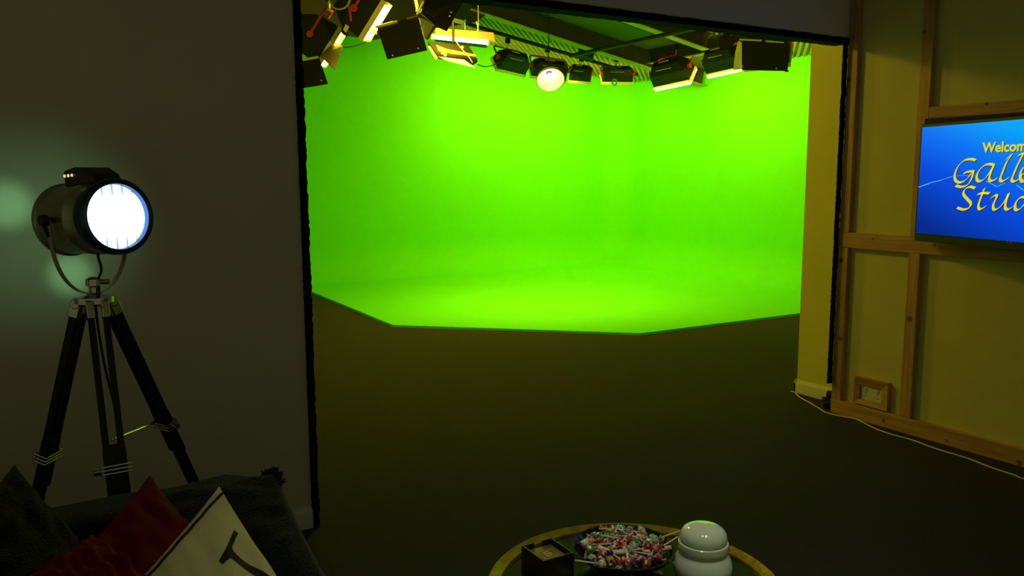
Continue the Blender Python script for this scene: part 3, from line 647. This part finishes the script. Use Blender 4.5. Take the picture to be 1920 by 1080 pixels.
# vent hood on top with three glowing holes
b = B(); HB = Matrix((SX, AX, UX)).transposed()
hp = [(-.055, .10), (-.055, .148), (.0, .156), (.05, .152), (.095, .130), (.11, .10)]
A_ = [HC+AX*y+UX*z-SX*.045 for y, z in hp]; slab(b, A_, 0, away=SX*.09); vh = obj('vent_hood', b, mat('dark brown enamel', (.02, .016, .012), .4), t, bevel=.006, smooth=False)
b = B()
for k in range(3):
    c = HC-AX*.157+UX*.14+SX*(-.025+.025*k)
    c = HC+AX*(-.145+.016*k)+UX*.143-SX*.0465 if False else HC-SX*.0465*1+AX*(-.045+.020*k)+UX*.132
    for cc_, dd_ in ((c, -SX), (HC+SX*.0465+AX*(-.045+.020*k)+UX*.132, SX)):
        b = B(); lathe(b, [(0, .002), (.004, .002), (.005, 0), (0, -.002)], cc_, dd_, 12); obj('vent_hole', b, emis('light through vent holes', (1, .85, .45), .8), vh)
    continue
    lathe(b, [(0, .002), (.004, .002), (.005, 0), (0, -.002)], HC+SX*.0465+AX*(-.045+.020*k)+UX*.132, SX, 12)
b.free()
# strap clamp, wing knobs, yoke
for s in (-1, 1):
    c = HC+SX*s*RD-AX*.02
    b = B(); tube(b, [c, c+SX*s*.022], [.010, .010], 12); tube(b, [c+SX*s*.02, c+SX*s*.04], [.019, .016], 14); obj('wing_knob', b, M_blackp, t, bevel=.003)
    b = B(); tube(b, [c+SX*s*.03, c+SX*s*.034-UX*.022+AX*.012, c+SX*s*.036-UX*.048+AX*.03], [.007, .007, .005], 8); obj('lever', b, M_blackp, t)
if True:
    c = HC-SX*RD-AX*.075; b = B(); tube(b, [c, c-SX*.02], .02, 14); obj('rear_knob', b, M_blackp, t, bevel=.003)
YR = RD+.012; b = B(); pts = []
for k in range(25):
    a = math.pi*k/24; pts.append((HC-AX*.02+SX*(YR*math.cos(a)*1.02)-UX*0-Vector((0, 0, 1))*(.235*math.sin(a)**.75 if 0 < k < 24 else 0)))
rows = []
for i, q in enumerate(pts):
    tn = (pts[min(i+1, 24)]-pts[max(i-1, 0)]).normalized(); nn = tn.cross(AX).normalized()
    rows.append([b.verts.new(q+AX*s1*.010+nn*s2*.0017) for s1, s2 in ((-1, -1), (1, -1), (1, 1), (-1, 1))])
for A, D_ in zip(rows, rows[1:]):
    for k in range(4): b.faces.new((A[k], A[(k+1) % 4], D_[(k+1) % 4], D_[k]))
b.faces.new(rows[0]); b.faces.new(rows[-1][::-1]); obj('yoke', b, M_chrome, t)
YB = HC-AX*.02-Vector((0, 0, .235)); HUB = Vector((YB.x, YB.y, 1.235))
b = B(); tube(b, smooth_path([HC-UX*RD+AX*.01, HC-UX*(RD+.012)+AX*.01, HC-UX*(RD+.05)+SX*-.012, YB+Vector((.016, 0, .045)), YB+Vector((.012, -.02, 0)), HUB+Vector((.0, -.03, -.03)), HUB+Vector((.01, -.06, -.2)), HUB+Vector((.035, -.12, -.40)), HUB+Vector((.035, -.2, -.6))], 6), .0042, 8); obj('power_cable', b, M_blackp, t)
b = B(); lathe(b, [(0, .0), (.020, 0), (.022, .012), (.014, .018), (.014, .035), (.022, .04), (.022, .06), (.012, .066), (0, .066)], HUB-Vector((0, 0, .005)), seg=24); tube(b, [HUB+Vector((0, 0, .045)), HUB+Vector((.045, -.01, .045))], .008, 10); obj('swivel_joint', b, M_chrome, t)
b = B(); lathe(b, [(0, -.03), (.03, -.03), (.058, -.018), (.058, 0), (.03, .006), (0, .006)], HUB, seg=32); obj('tripod_head', b, M_chrome, t)
feet = [Vector((HUB.x-.335, 3.10, 0)), Vector((HUB.x+.465, 3.13, 0)), Vector((HUB.x+.03, 2.44, 0))]
cl_t = (.37, .33, .355)
for ft, ct in zip(feet, cl_t):
    h = Vector((ft.x-HUB.x, ft.y-HUB.y, 0)).normalized(); top = HUB+h*.045-Vector((0, 0, .02)); d = (ft-top); Ln = d.length; d.normalize()
    s = h.cross(Vector((0, 0, 1))).normalized(); n = d.cross(s).normalized(); R = Matrix((s, n, d)).transposed()
    lg = None; b = B()
    for k in (-1, 1):
        e0 = top+s*k*.021+d*.03; e1 = top+s*k*.021+d*Ln*ct
        box(b, (e0+e1)/2, (.017, .026, (e1-e0).length), R)
    box(b, top+d*(Ln*ct+.02), (.062, .028, .05), R)
    lg = obj('leg', b, M_blackw, t, bevel=.002, smooth=False)
    for k in (-1, 1):
        b = B(); box(b, top+s*k*.021+d*.018, (.022, .034, .055), R); tube(b, [top+s*(k*.021-.012)+n*0, top+s*(k*.021+.012)], .017, 14); obj('leg_ferrule', b, M_chrome, lg, bevel=.003)
    b = B(); e0 = top+d*(Ln*ct-.02)-n*.0; e1 = ft+Vector((0, 0, .012)); box(b, (e0+e1)/2, (.042, .022, (e1-e0).length), R); e0b = top+d*(Ln*ct+.03); box(b, top+d*(Ln*ct+.10), (.062, .025, .14), R); obj('lower_leg', b, M_blackw, lg, bevel=.002, smooth=False)
    b = B(); lathe(b, [(0, 0), (.016, 0), (.018, .02), (.012, .03), (0, .03)], ft, seg=16); obj('rubber_foot', b, M_blackp, lg)
    b = B()
    for q in (-.011, 0, .011):
        cc = top+d*(Ln*ct+.055+q); w2, d2 = .040, .020
        tube(b, [cc+s*w2+n*d2, cc-s*w2+n*d2, cc-s*w2-n*d2, cc+s*w2-n*d2, cc+s*w2+n*d2], .0032, 6)
    cc = top+d*(Ln*ct+.055); tube(b, [cc+s*.042, cc+s*.062], .011, 12); obj('leg_clamp', b, M_chrome, lg)
b = B(); k0 = HUB+(feet[2]-HUB)*.345; k1 = HUB+(feet[1]-HUB)*.37; tube(b, [k0, k1], .0032, 6); obj('spreader_rod', b, M_chrome, t)
# light escaping from the rear vents of the drum
VG = (.38, 1.0, .52)
for (px, py, en, cone, off) in ((12, 385, 5.0, 20, -.03), (132, 515, 4.6, 18, -.10), (70, 430, 1.6, 80, -.02)):
    tg = aty(px, py, DY); src = HC-AX*(L2+.02)+Vector((0, 0, off)); lamp('rear_vent_glow', 'SPOT', src, en, VG, .03, aim=tg, cone=cone, parent=t)

# ------------------------------------------------------------------ sofa with cushions
t = thing('sofa', (-.25, 1.7, 0), 'dark plush sofa at the bottom left in front of the tripod lamp', 'sofa')
def puff(bm, x0, x1, y0, y1, z0, z1, n=10, k=.35, amp=.006):
    """rounded upholstered block"""
    c = Vector(((x0+x1)/2, (y0+y1)/2, (z0+z1)/2)); h = Vector(((x1-x0)/2, (y1-y0)/2, (z1-z0)/2)); rad = min(h)*k*2
    g = bmesh.ops.create_cube(bm, size=2)['verts']; 
    ed = list({e for v in g for e in v.link_edges}); bmesh.ops.subdivide_edges(bm, edges=ed, cuts=n, use_grid_fill=True)
    for v in bm.verts:
        if max(abs(v.co.x), abs(v.co.y), abs(v.co.z)) > 1.0001 or v.tag: continue
        p = Vector((v.co.x*h.x, v.co.y*h.y, v.co.z*h.z)); q = Vector([max(-(h[i]-rad), min(h[i]-rad, p[i])) for i in range(3)]); d = p-q
        if d.length > 1e-9: p = q+d.normalized()*rad if d.length > rad else p
        v.co = c+p+Vector([amp*math.sin(p[(i+1) % 3]*23+i)*math.sin(p[(i+2) % 3]*17) for i in range(3)]); v.tag = True
b = B(); puff(b, -1.35, .56, 2.12, 2.34, .12, .785, 14, .3); obj('backrest', b, M_fabric, t)
b = B(); puff(b, -1.35, .46, 1.2, 2.14, .12, .42, 12); obj('seat', b, M_fabric, t)
b = B(); puff(b, .42, .62, 1.2, 2.3, .12, .60, 12, .45); obj('arm', b, M_fabric, t)
for x in (-1.25, .50):
    for y in (1.3, 2.12):
        b = B(); tube(b, [(x, y, 0), (x, y, .14)], [.02, .028], 12); obj('leg', b, M_blackw, t)

def pillow(corners, T, m, label, name='cushion', N=36, seed=0, wr=.006, group=None, top=True, pinch=.09, cat='cushion', piping=None):
    """corners: 4 world points in order; returns surface function"""
    c = [Vector(q) for q in corners]; nrm = (c[1]-c[0]).cross(c[3]-c[0]).normalized()
    if nrm.dot(CAMP-c[0]) < 0: nrm = -nrm
    rs = random.Random(seed); ph = [rs.uniform(0, 6.28) for _ in range(8)]
    def S(s, t_, side, off=0):
        s2 = s*(1-pinch*(1-t_*t_)); t2 = t_*(1-pinch*(1-s*s)); a, bb = (s2+1)/2, (t2+1)/2
        p = c[0]*(1-a)*(1-bb)+c[1]*a*(1-bb)+c[2]*a*bb+c[3]*(1-a)*bb
        e = max(0, (1-s*s))*max(0, (1-t_*t_)); th = T*e**.42
        wv = wr*(math.sin(9*s+5*t_*t_+ph[0])*math.sin(7*t_+4*s+ph[1])+.7*math.sin(15*s*t_+ph[2]+6*s)*math.cos(13*t_+ph[3]))*min(1, e*3+.15)
        return p+nrm*side*(th+off)+nrm*wv
    b = B(); grid = {}
    for side in (1, -1):
        for i in range(N+1):
            for j in range(N+1):
                s, q = -1+2*i/N, -1+2*j/N
                edge = i in (0, N) or j in (0, N)
                if edge and side == -1: grid[side, i, j] = grid[1, i, j]; continue
                grid[side, i, j] = b.verts.new(S(s, q, side))
        for i in range(N):
            for j in range(N): b.faces.new([grid[side, a, d] for a, d in ((i, j), (i+1, j), (i+1, j+1), (i, j+1))])
    o = obj(name, b, m, None, ang=80); tag(o, label, cat, group)
    return o, S
# plush cushions
o, S = pillow([atd(285, 925, 2.30), atd(517, 885, 2.24), atd(640, 1130, 2.02), atd(330, 1230, 2.06)], .06, M_fabric, 'large dark plush cushion with a tufted corner, standing at the right end of the sofa', seed=3, pinch=.05)
b = B()
for k in range(150):
    i = random.random(); ed = random.choice((0, 1)); s_, q_ = (1-.22*i, -1) if ed == 0 else (1, -1+.22*i)
    p = S(s_, q_, 1); d = Vector((random.gauss(0, 1), random.gauss(0, 1), random.gauss(0, 1))).normalized()+Vector((.3, 0, .6))
    tube(b, [p, p+d.normalized()*random.uniform(.010, .018)], [.0032, .0012], 5)
obj('tufted_corner', b, M_fabric, o)
pillow([atd(27, 870, 2.24), atd(150, 1010, 2.12), atd(60, 1300, 1.85), atd(-190, 1110, 2.0)], .05, M_fabric, 'dark plush cushion with its corner pointing up, at the far left of the sofa', seed=5, pinch=.06)
o, S = pillow([atd(281, 891, 2.16), atd(480, 1110, 1.97), atd(290, 1390, 1.74), atd(55, 1130, 1.92)], .045, M_redf, 'upright red cushion with its corner pointing up, behind the cream cushion', seed=9, wr=.009, pinch=.06, group='red cushions on the sofa')
pillow([atd(172, 1003, 1.84), atd(345, 1140, 1.67), atd(190, 1380, 1.51), atd(10, 1100, 1.67)], .04, M_redf, 'lower red cushion slumped in front of the upright red one', seed=12, wr=.010, pinch=.06, group='red cushions on the sofa')
cc = [atd(411, 912, 2.0), atd(632, 1240, 1.74), atd(392, 1530, 1.54), atd(150, 1205, 1.74)]
o, S = pillow(cc, .045, M_cream, 'cream cushion with black piping and a black printed letter, frontmost on the sofa', seed=21, wr=.0045, pinch=.035)
b = B(); pts = [S(-1+2*i/60, 1-.0, 1, .004) for i in range(0)]
tube(b, [S(-.905, -1+2*i/50, 1, .001) for i in range(1, 50)], .0032, 8); obj('black_piping', b, M_ink, o)
def onS(bm, path, widths):
    q = []
    for i, (s, t_) in enumerate(path):
        a = path[max(i-1, 0)]; c = path[min(i+1, len(path)-1)]; d = Vector((c[0]-a[0], c[1]-a[1])).normalized(); n = Vector((-d.y, d.x))*widths[i]
        q.append([bm.verts.new(S(s+n.x*k, t_+n.y*k, 1, .0018)) for k in (-1, -.5, 0, .5, 1)])
    for A, D_ in zip(q, q[1:]):
        for k in range(4): bm.faces.new((A[k], A[k+1], D_[k+1], D_[k]))
# find cushion (s,t) under given photo pixels
def proj(P):
    d = P-CAMP; w_ = d.dot(CF); return 960+FPX*d.dot(CR)/w_, 540-FPX*d.dot(CU)/w_
GR = [(s/60, q/60, *proj(S(s/60, q/60, 1))) for s in range(-58, 59) for q in range(-58, 59)]
def inv(x, y):
    g = min(GR, key=lambda k: (k[2]-x)**2+(k[3]-y)**2); s, q = g[0], g[1]
    for _ in range(6):
        x0, y0 = proj(S(s, q, 1)); h = .004; xs, ys = proj(S(s+h, q, 1)); xt, yt = proj(S(s, q+h, 1))
        a, b_, c_, d_ = (xs-x0)/h, (xt-x0)/h, (ys-y0)/h, (yt-y0)/h; D_ = a*d_-b_*c_
        ex, ey = x-x0, y-y0; s += (d_*ex-b_*ey)/D_; q += (-c_*ex+a*ey)/D_
    return s, q
b = B()
ser = [inv(*q) for q in ((414, 1055), (419, 1046), (425, 1036), (431, 1024), (436, 1012), (440, 1003), (443, 998))]
def dens(P, n=4):
    return [tuple(v)[:2] for v in smooth_path([Vector((*p, 0)) for p in P], n)]
onS(b, dens(ser), [.028+.0*i for i in range(len(dens(ser)))])
s0, q0 = inv(426, 1032); s1, q1 = inv(470, 1068); dv = Vector((s1-s0, q1-q0)); dv.normalize()
stem = [(s0+dv.x*k, q0+dv.y*k) for k in [i*.02 for i in range(0, 46)]]
onS(b, stem, [max(.042, .14-.9*i*.02*1.6) for i in range(len(stem))])
ms = [(stem[-1][0]+dv.y*k*-1, stem[-1][1]+dv.x*k) for k in [-.16+.02*i for i in range(17)]]
onS(b, ms, [.028]*len(ms))
obj('printed_letter', b, M_ink, o, ang=80)

# ------------------------------------------------------------------ tray table with its things
TZ = .47; TC = Vector((1.383, 1.68, TZ)); TR = .405
t = thing('tray_table', (TC.x, TC.y, 0), 'round black tray table with a worn brass rim at the bottom of the room view', 'table')
b = B(); lathe(b, [(0, -.012), (TR-.034, -.012), (TR-.034, -.002), (0, -.002)], TC, seg=96); obj('tray_top', b, M_glassblk, t)
b = B(); lathe(b, [(TR-.034, -.014), (TR-.034, -.001), (TR-.030, .006), (TR-.012, .010), (TR, .014), (TR+.004, .010), (TR, -.002), (TR-.02, -.016), (TR-.034, -.014)], TC, seg=96); obj('brass_rim', b, M_brass, t)
for k in range(4):
    a = math.pi/4+k*math.pi/2; p = TC+Vector((math.cos(a)*.3, math.sin(a)*.3, -.014)); q = Vector((TC.x+math.cos(a)*.33, TC.y+math.sin(a)*.33, 0))
    b = B(); tube(b, [q, p], [.012, .016], 14); obj('leg', b, M_blackw, t)
b = B(); tube(b, [TC+Vector((math.cos(a)*.31, math.sin(a)*.31, -.2)) for a in [i*math.pi/16 for i in range(33)]], .006, 8); obj('leg_ring', b, M_brass, t)
S0 = TZ-.0015
# coaster box
x0, x1, y0, y1, z1 = 1.168, 1.272, 1.812, 1.928, .548
t = thing('coaster_box', (1.22, 1.87, S0), 'square black open box holding gold-marked coasters, left of the sweet bowl', 'box')
b = B(); bounds(b, x0, x1, y0, y1, S0, S0+.006)
for (a, c, d, e_) in ((x0, x1, y0, y0+.006), (x0, x0+.006, y0+.0062, y1-.0062), (x1-.006, x1, y0+.0062, y1-.0062)): bounds(b, a, c, d, e_, S0+.0061, z1)
bounds(b, x0, x0+.04, y1-.006, y1, S0+.0061, z1); bounds(b, x1-.035, x1, y1-.006, y1, S0+.0061, z1); obj('box_body', b, mat('black lacquer', (.006, .006, .005), .35), t, bevel=.0008, smooth=False)
for k in range(4):
    b = B(); bounds(b, x0+.008, x1-.008, y0+.008, y1-.008, S0+.007+k*.0145, S0+.007+k*.0145+.0135)
    co = tag(obj('coaster', b, mat('dark gold-flecked coaster', (.10, .085, .025), .45, noise=.5, scale=25, bump=.2), bevel=.001, smooth=False), 'top coaster of the stack in the black box, with a small gold emblem' if k == 3 else 'coaster under the marked one in the black box', 'coaster', 'coasters in the black box')
    if k < 3: continue
    zt = S0+.007+k*.0145+.0138; b = B(); cx, cy = (x0+x1)/2, (y0+y1)/2
    tube(b, smooth_path([(cx+.010, cy+.008, zt), (cx+.002, cy+.013, zt), (cx-.008, cy+.008, zt), (cx-.006, cy+.001, zt), (cx+.006, cy-.002, zt), (cx+.008, cy-.009, zt), (cx-.002, cy-.013, zt), (cx-.010, cy-.008, zt)], 4), .0018, 6)
    tube(b, [(cx-.012, cy-.001, zt), (cx+.013, cy+.002, zt)], .0014, 6); obj('gold_emblem', b, mat('bright gold ink', (.85, .62, .12), .3, .6), co)
b = B(); lathe(b, [(0, 0), (.014, .0), (.017, .006), (.012, .013), (0, .015)], (1.262, 1.775, S0), seg=14); tag(obj('yellow_glint', b, mat('bright yellow glint', (.85, .70, .03), .3, coat=.5)), 'small bright yellow glint on the tray beside the black box', 'sweet')  # bright yellow reflection on the tray, shaped as a small drop

# sweet bowl with scalloped rim
BC = Vector((1.440, 1.800, S0)); BR = .148
t = thing('sweet_bowl', BC, 'black scalloped bowl full of sweets on the tray table', 'bowl')
wob = lambda a, h: 1+.022*max(0, (h-.02)/.04)*abs(math.sin(a*12))
b = B(); lathe(b, [(0, .0), (.055, .0), (.062, .004), (.095, .018), (.128, .038), (BR, .062), (BR+.002, .064), (BR-.004, .064), (.122, .040), (.09, .022), (.055, .010), (0, .008)], BC, seg=144, wob=wob)
obj('bowl', b, mat('black glazed bowl', (.008, .006, .008), .2), t)
cols = {'red': (.45, .012, .008), 'orange': (.60, .10, .01), 'green': (.01, .20, .05), 'purple': (.10, .01, .25), 'yellow': (.50, .45, .04), 'blue': (.02, .12, .35), 'clear': (.42, .42, .36), 'pink': (.42, .10, .18)}
stickm = mat('white paper stick', (.62, .58, .44), .6)
protos = {}
def foil(cn, tint):
    key = '%s foil wrapper' % cn
    if key in MATS: return MATS[key]
    m = mat(key, tint, .16, coat=1, bump=.6, bscale=160)
    nt = m.node_tree; pb = nt.nodes['Principled BSDF']
    tc = nt.nodes.new('ShaderNodeNewGeometry'); n = nt.nodes.new('ShaderNodeTexNoise'); n.inputs['Scale'].default_value = 95; n.inputs['Detail'].default_value = 2
    nt.links.new(tc.outputs['Position'], n.inputs['Vector'])
    r = nt.nodes.new('ShaderNodeValToRGB'); nt.links.new(n.outputs['Fac'], r.inputs[0]); e = r.color_ramp.elements
    e[0].position = .40; e[0].color = (*[c*.35 for c in tint], 1); e[1].position = .60; e[1].color = (.66, .64, .58, 1)
    k = e.new(.46); k.color = (*tint, 1); k = e.new(.55); k.color = (*tint, 1)
    nt.links.new(r.outputs[0], pb.inputs['Base Color']); return m
def lolly(cn, tint):
    t = thing('lollipop', (0, 0, 0), 'x', 'lollipop')
    m = foil(cn, tint)
    b = B(); lathe(b, [(0, .0125), (.006, .0118), (.0105, .007), (.0125, 0), (.011, -.006), (.007, -.0105), (.0035, -.0125), (0, -.013)], (0, 0, 0), seg=14, wob=lambda a, h: 1+.06*math.sin(a*5+h*300)); obj('wrapped_head', b, m, t)
    b = B(); lathe(b, [(.0025, -.011), (.0035, -.014), (.0075, -.021), (.0065, -.0215), (.0025, -.0145), (.0024, -.011)], (0, 0, 0), seg=14, wob=lambda a, h: 1+.25*math.sin(a*6)*(1 if h < -.016 else 0)); obj('wrapper_skirt', b, m, t)
    b = B(); tube(b, [(0, 0, -.011), (0, 0, -.080)], .0022, 8); obj('stick', b, stickm, t)
    return t
def drop(cn, tint):
    t = thing('wrapped_sweet', (0, 0, 0), 'x', 'sweet')
    m = foil(cn, tint)
    b = B(); lathe(b, [(0, .012), (.007, .0105), (.0115, .005), (.012, 0), (.0115, -.005), (.007, -.0105), (0, -.012)], (0, 0, 0), seg=14, wob=lambda a, h: 1+.05*math.sin(a*6+h*200)); obj('wrapped_centre', b, m, t)
    for s in (-1, 1):
        b = B(); lathe(b, [(.0035, .0105*s), (.0028, .0135*s), (.009, .022*s), (.0078, .0222*s), (0, .014*s)], (0, 0, 0), seg=12, wob=lambda a, h: 1+.2*math.sin(a*5)); obj('twisted_end', b, m, t)
    return t
def roll(cn, tint):
    t = thing('sweet_roll', (0, 0, 0), 'x', 'sweet')
    m = mat('%s end paper' % cn, tint, .4); mc = mat('clear striped wrapper', (.62, .60, .50), .25, coat=.4, noise=.3, scale=90)
    b = B(); tube(b, [(0, 0, -.024), (0, 0, .024)], .0075, 14); obj('roll_body', b, mc, t, bevel=.0015)
    for s in (-1, 1):
        b = B(); lathe(b, [(.0076, .0225*s), (.0078, .0255*s), (.0025, .028*s), (.008, .036*s), (.0072, .0362*s), (0, .029*s)], (0, 0, 0), seg=12, wob=lambda a, h: 1+.15*math.sin(a*5)); obj('twisted_end', b, m, t)
    return t
def copytree(src, loc, rot):
    c = src.copy(); COL.objects.link(c); c.location = loc; c.rotation_mode = 'QUATERNION'; c.rotation_quaternion = rot
    for ch in src.children:
        d = ch.copy(); COL.objects.link(d); d.parent = c
    return c
spots = []
rs = random.Random(4)
k = 0
while len(spots) < 84 and k < 60000:
    k += 1
    layer = 0 if len(spots) < 24 else 1
    a = rs.uniform(0, 6.283); r_ = (BR-.040-.030*(1-layer))*math.sqrt(rs.random())+(.0 if layer == 0 else 0)
    if layer: r_ = (BR-.030)*math.sqrt(rs.random())
    z = (.024+.20*max(0, r_-.05)) if layer == 0 else .048+.018*(1-(r_/BR)**2)+rs.uniform(0, .012)
    p = BC+Vector((r_*math.cos(a), r_*math.sin(a), z))
    if all((p-q).length > .0215 for q in spots): spots.append(p)
names = list(cols); wts = [9, 3, 4, 3, 3, 2, 5, 4]
first = {}
for i, p in enumerate(spots):
    cn = rs.choices(names, wts)[0]; kind = rs.choices(('roll', 'lolly', 'drop'), (1, 3, 4))[0]
    if kind == 'roll': cn = rs.choice(('red', 'purple'))
    hd = rs.uniform(0, 6.283); 
    out = math.atan2(p.y-BC.y, p.x-BC.x); inside = (p-BC).length > .09
    if inside and rs.random() < .8: hd = out+math.pi+rs.uniform(-1.2, 1.2)   # sticks lie across the heap
    el = rs.uniform(.02, .25) if kind == 'lolly' else rs.uniform(-.1, .2)
    sd = Vector((math.cos(hd)*math.cos(el), math.sin(hd)*math.cos(el), math.sin(el)))   # stick direction
    rot = Vector((0, 0, -1)).rotation_difference(sd)
    key = (kind, cn)
    if key not in first:
        o = {'lolly': lolly, 'drop': drop, 'roll': roll}[kind](cn, cols[cn]); o.location = p; o.rotation_mode = 'QUATERNION'; o.rotation_quaternion = rot; first[key] = o
    else: o = copytree(first[key], p, rot)
    if kind == 'lolly': tag(o, '%s wrapped lollipop on a white stick in the black sweet bowl' % cn, 'lollipop', '%s lollipops in the bowl' % cn)
    elif kind == 'drop': tag(o, 'round %s wrapped sweet with twisted ends in the black bowl' % cn, 'sweet', 'round %s sweets in the bowl' % cn)
    else: tag(o, 'rolled sweet with %s twisted ends in the black sweet bowl' % cn, 'sweet', 'rolled sweets with %s ends' % cn)
# two lollipops sticking out towards the white jar, one at the left
for (h, q, cn, lab) in (((1228, 1012), (1268, 998), 'clear', 'upper of two lollipops whose sticks reach out of the bowl towards the white jar'), ((1233, 1030), (1270, 1007), 'red', 'lower of two lollipops whose sticks reach out of the bowl towards the white jar'), ((1128, 1058), (1088, 1052), 'clear', 'lollipop whose stick pokes over the left front rim of the bowl')):
    p = atz(*h, S0+.078); e2 = atz(*q, S0+.095); d = (e2-p).normalized(); o = copytree(first[('lolly', cn)], p, Vector((0, 0, -1)).rotation_difference(d)); tag(o, lab, 'lollipop')

# glossy white domed jar
JP = aty(1318, 1040, 1.63); JP = Vector((JP.x, JP.y, S0))
t = thing('ceramic_jar', JP, 'glossy white domed ceramic jar at the right of the sweet bowl', 'jar')
b = B(); lathe(b, [(0, 0), (.064, 0), (.074, .006), (.083, .03), (.082, .046), (.076, .066), (.069, .077), (.0675, .080), (0, .080)], JP, seg=64); obj('jar_body', b, M_ceramic, t)
b = B(); JQ = JP-Vector((0, 0, .0148)); lathe(b, [(.0, .0953), (.067, .0953), (.0700, .099), (.0712, .112), (.0700, .124), (.0675, .126), (.0, .1255)], JQ, seg=64); obj('lid_band', b, M_ceramic, t)
b = B(); lathe(b, [(0, .1258), (.061, .126), (.0655, .131), (.0660, .140), (.0625, .153), (.054, .163), (.040, .170), (.022, .1735), (0, .1745)], JQ, seg=64); obj('domed_lid', b, M_ceramic, t)
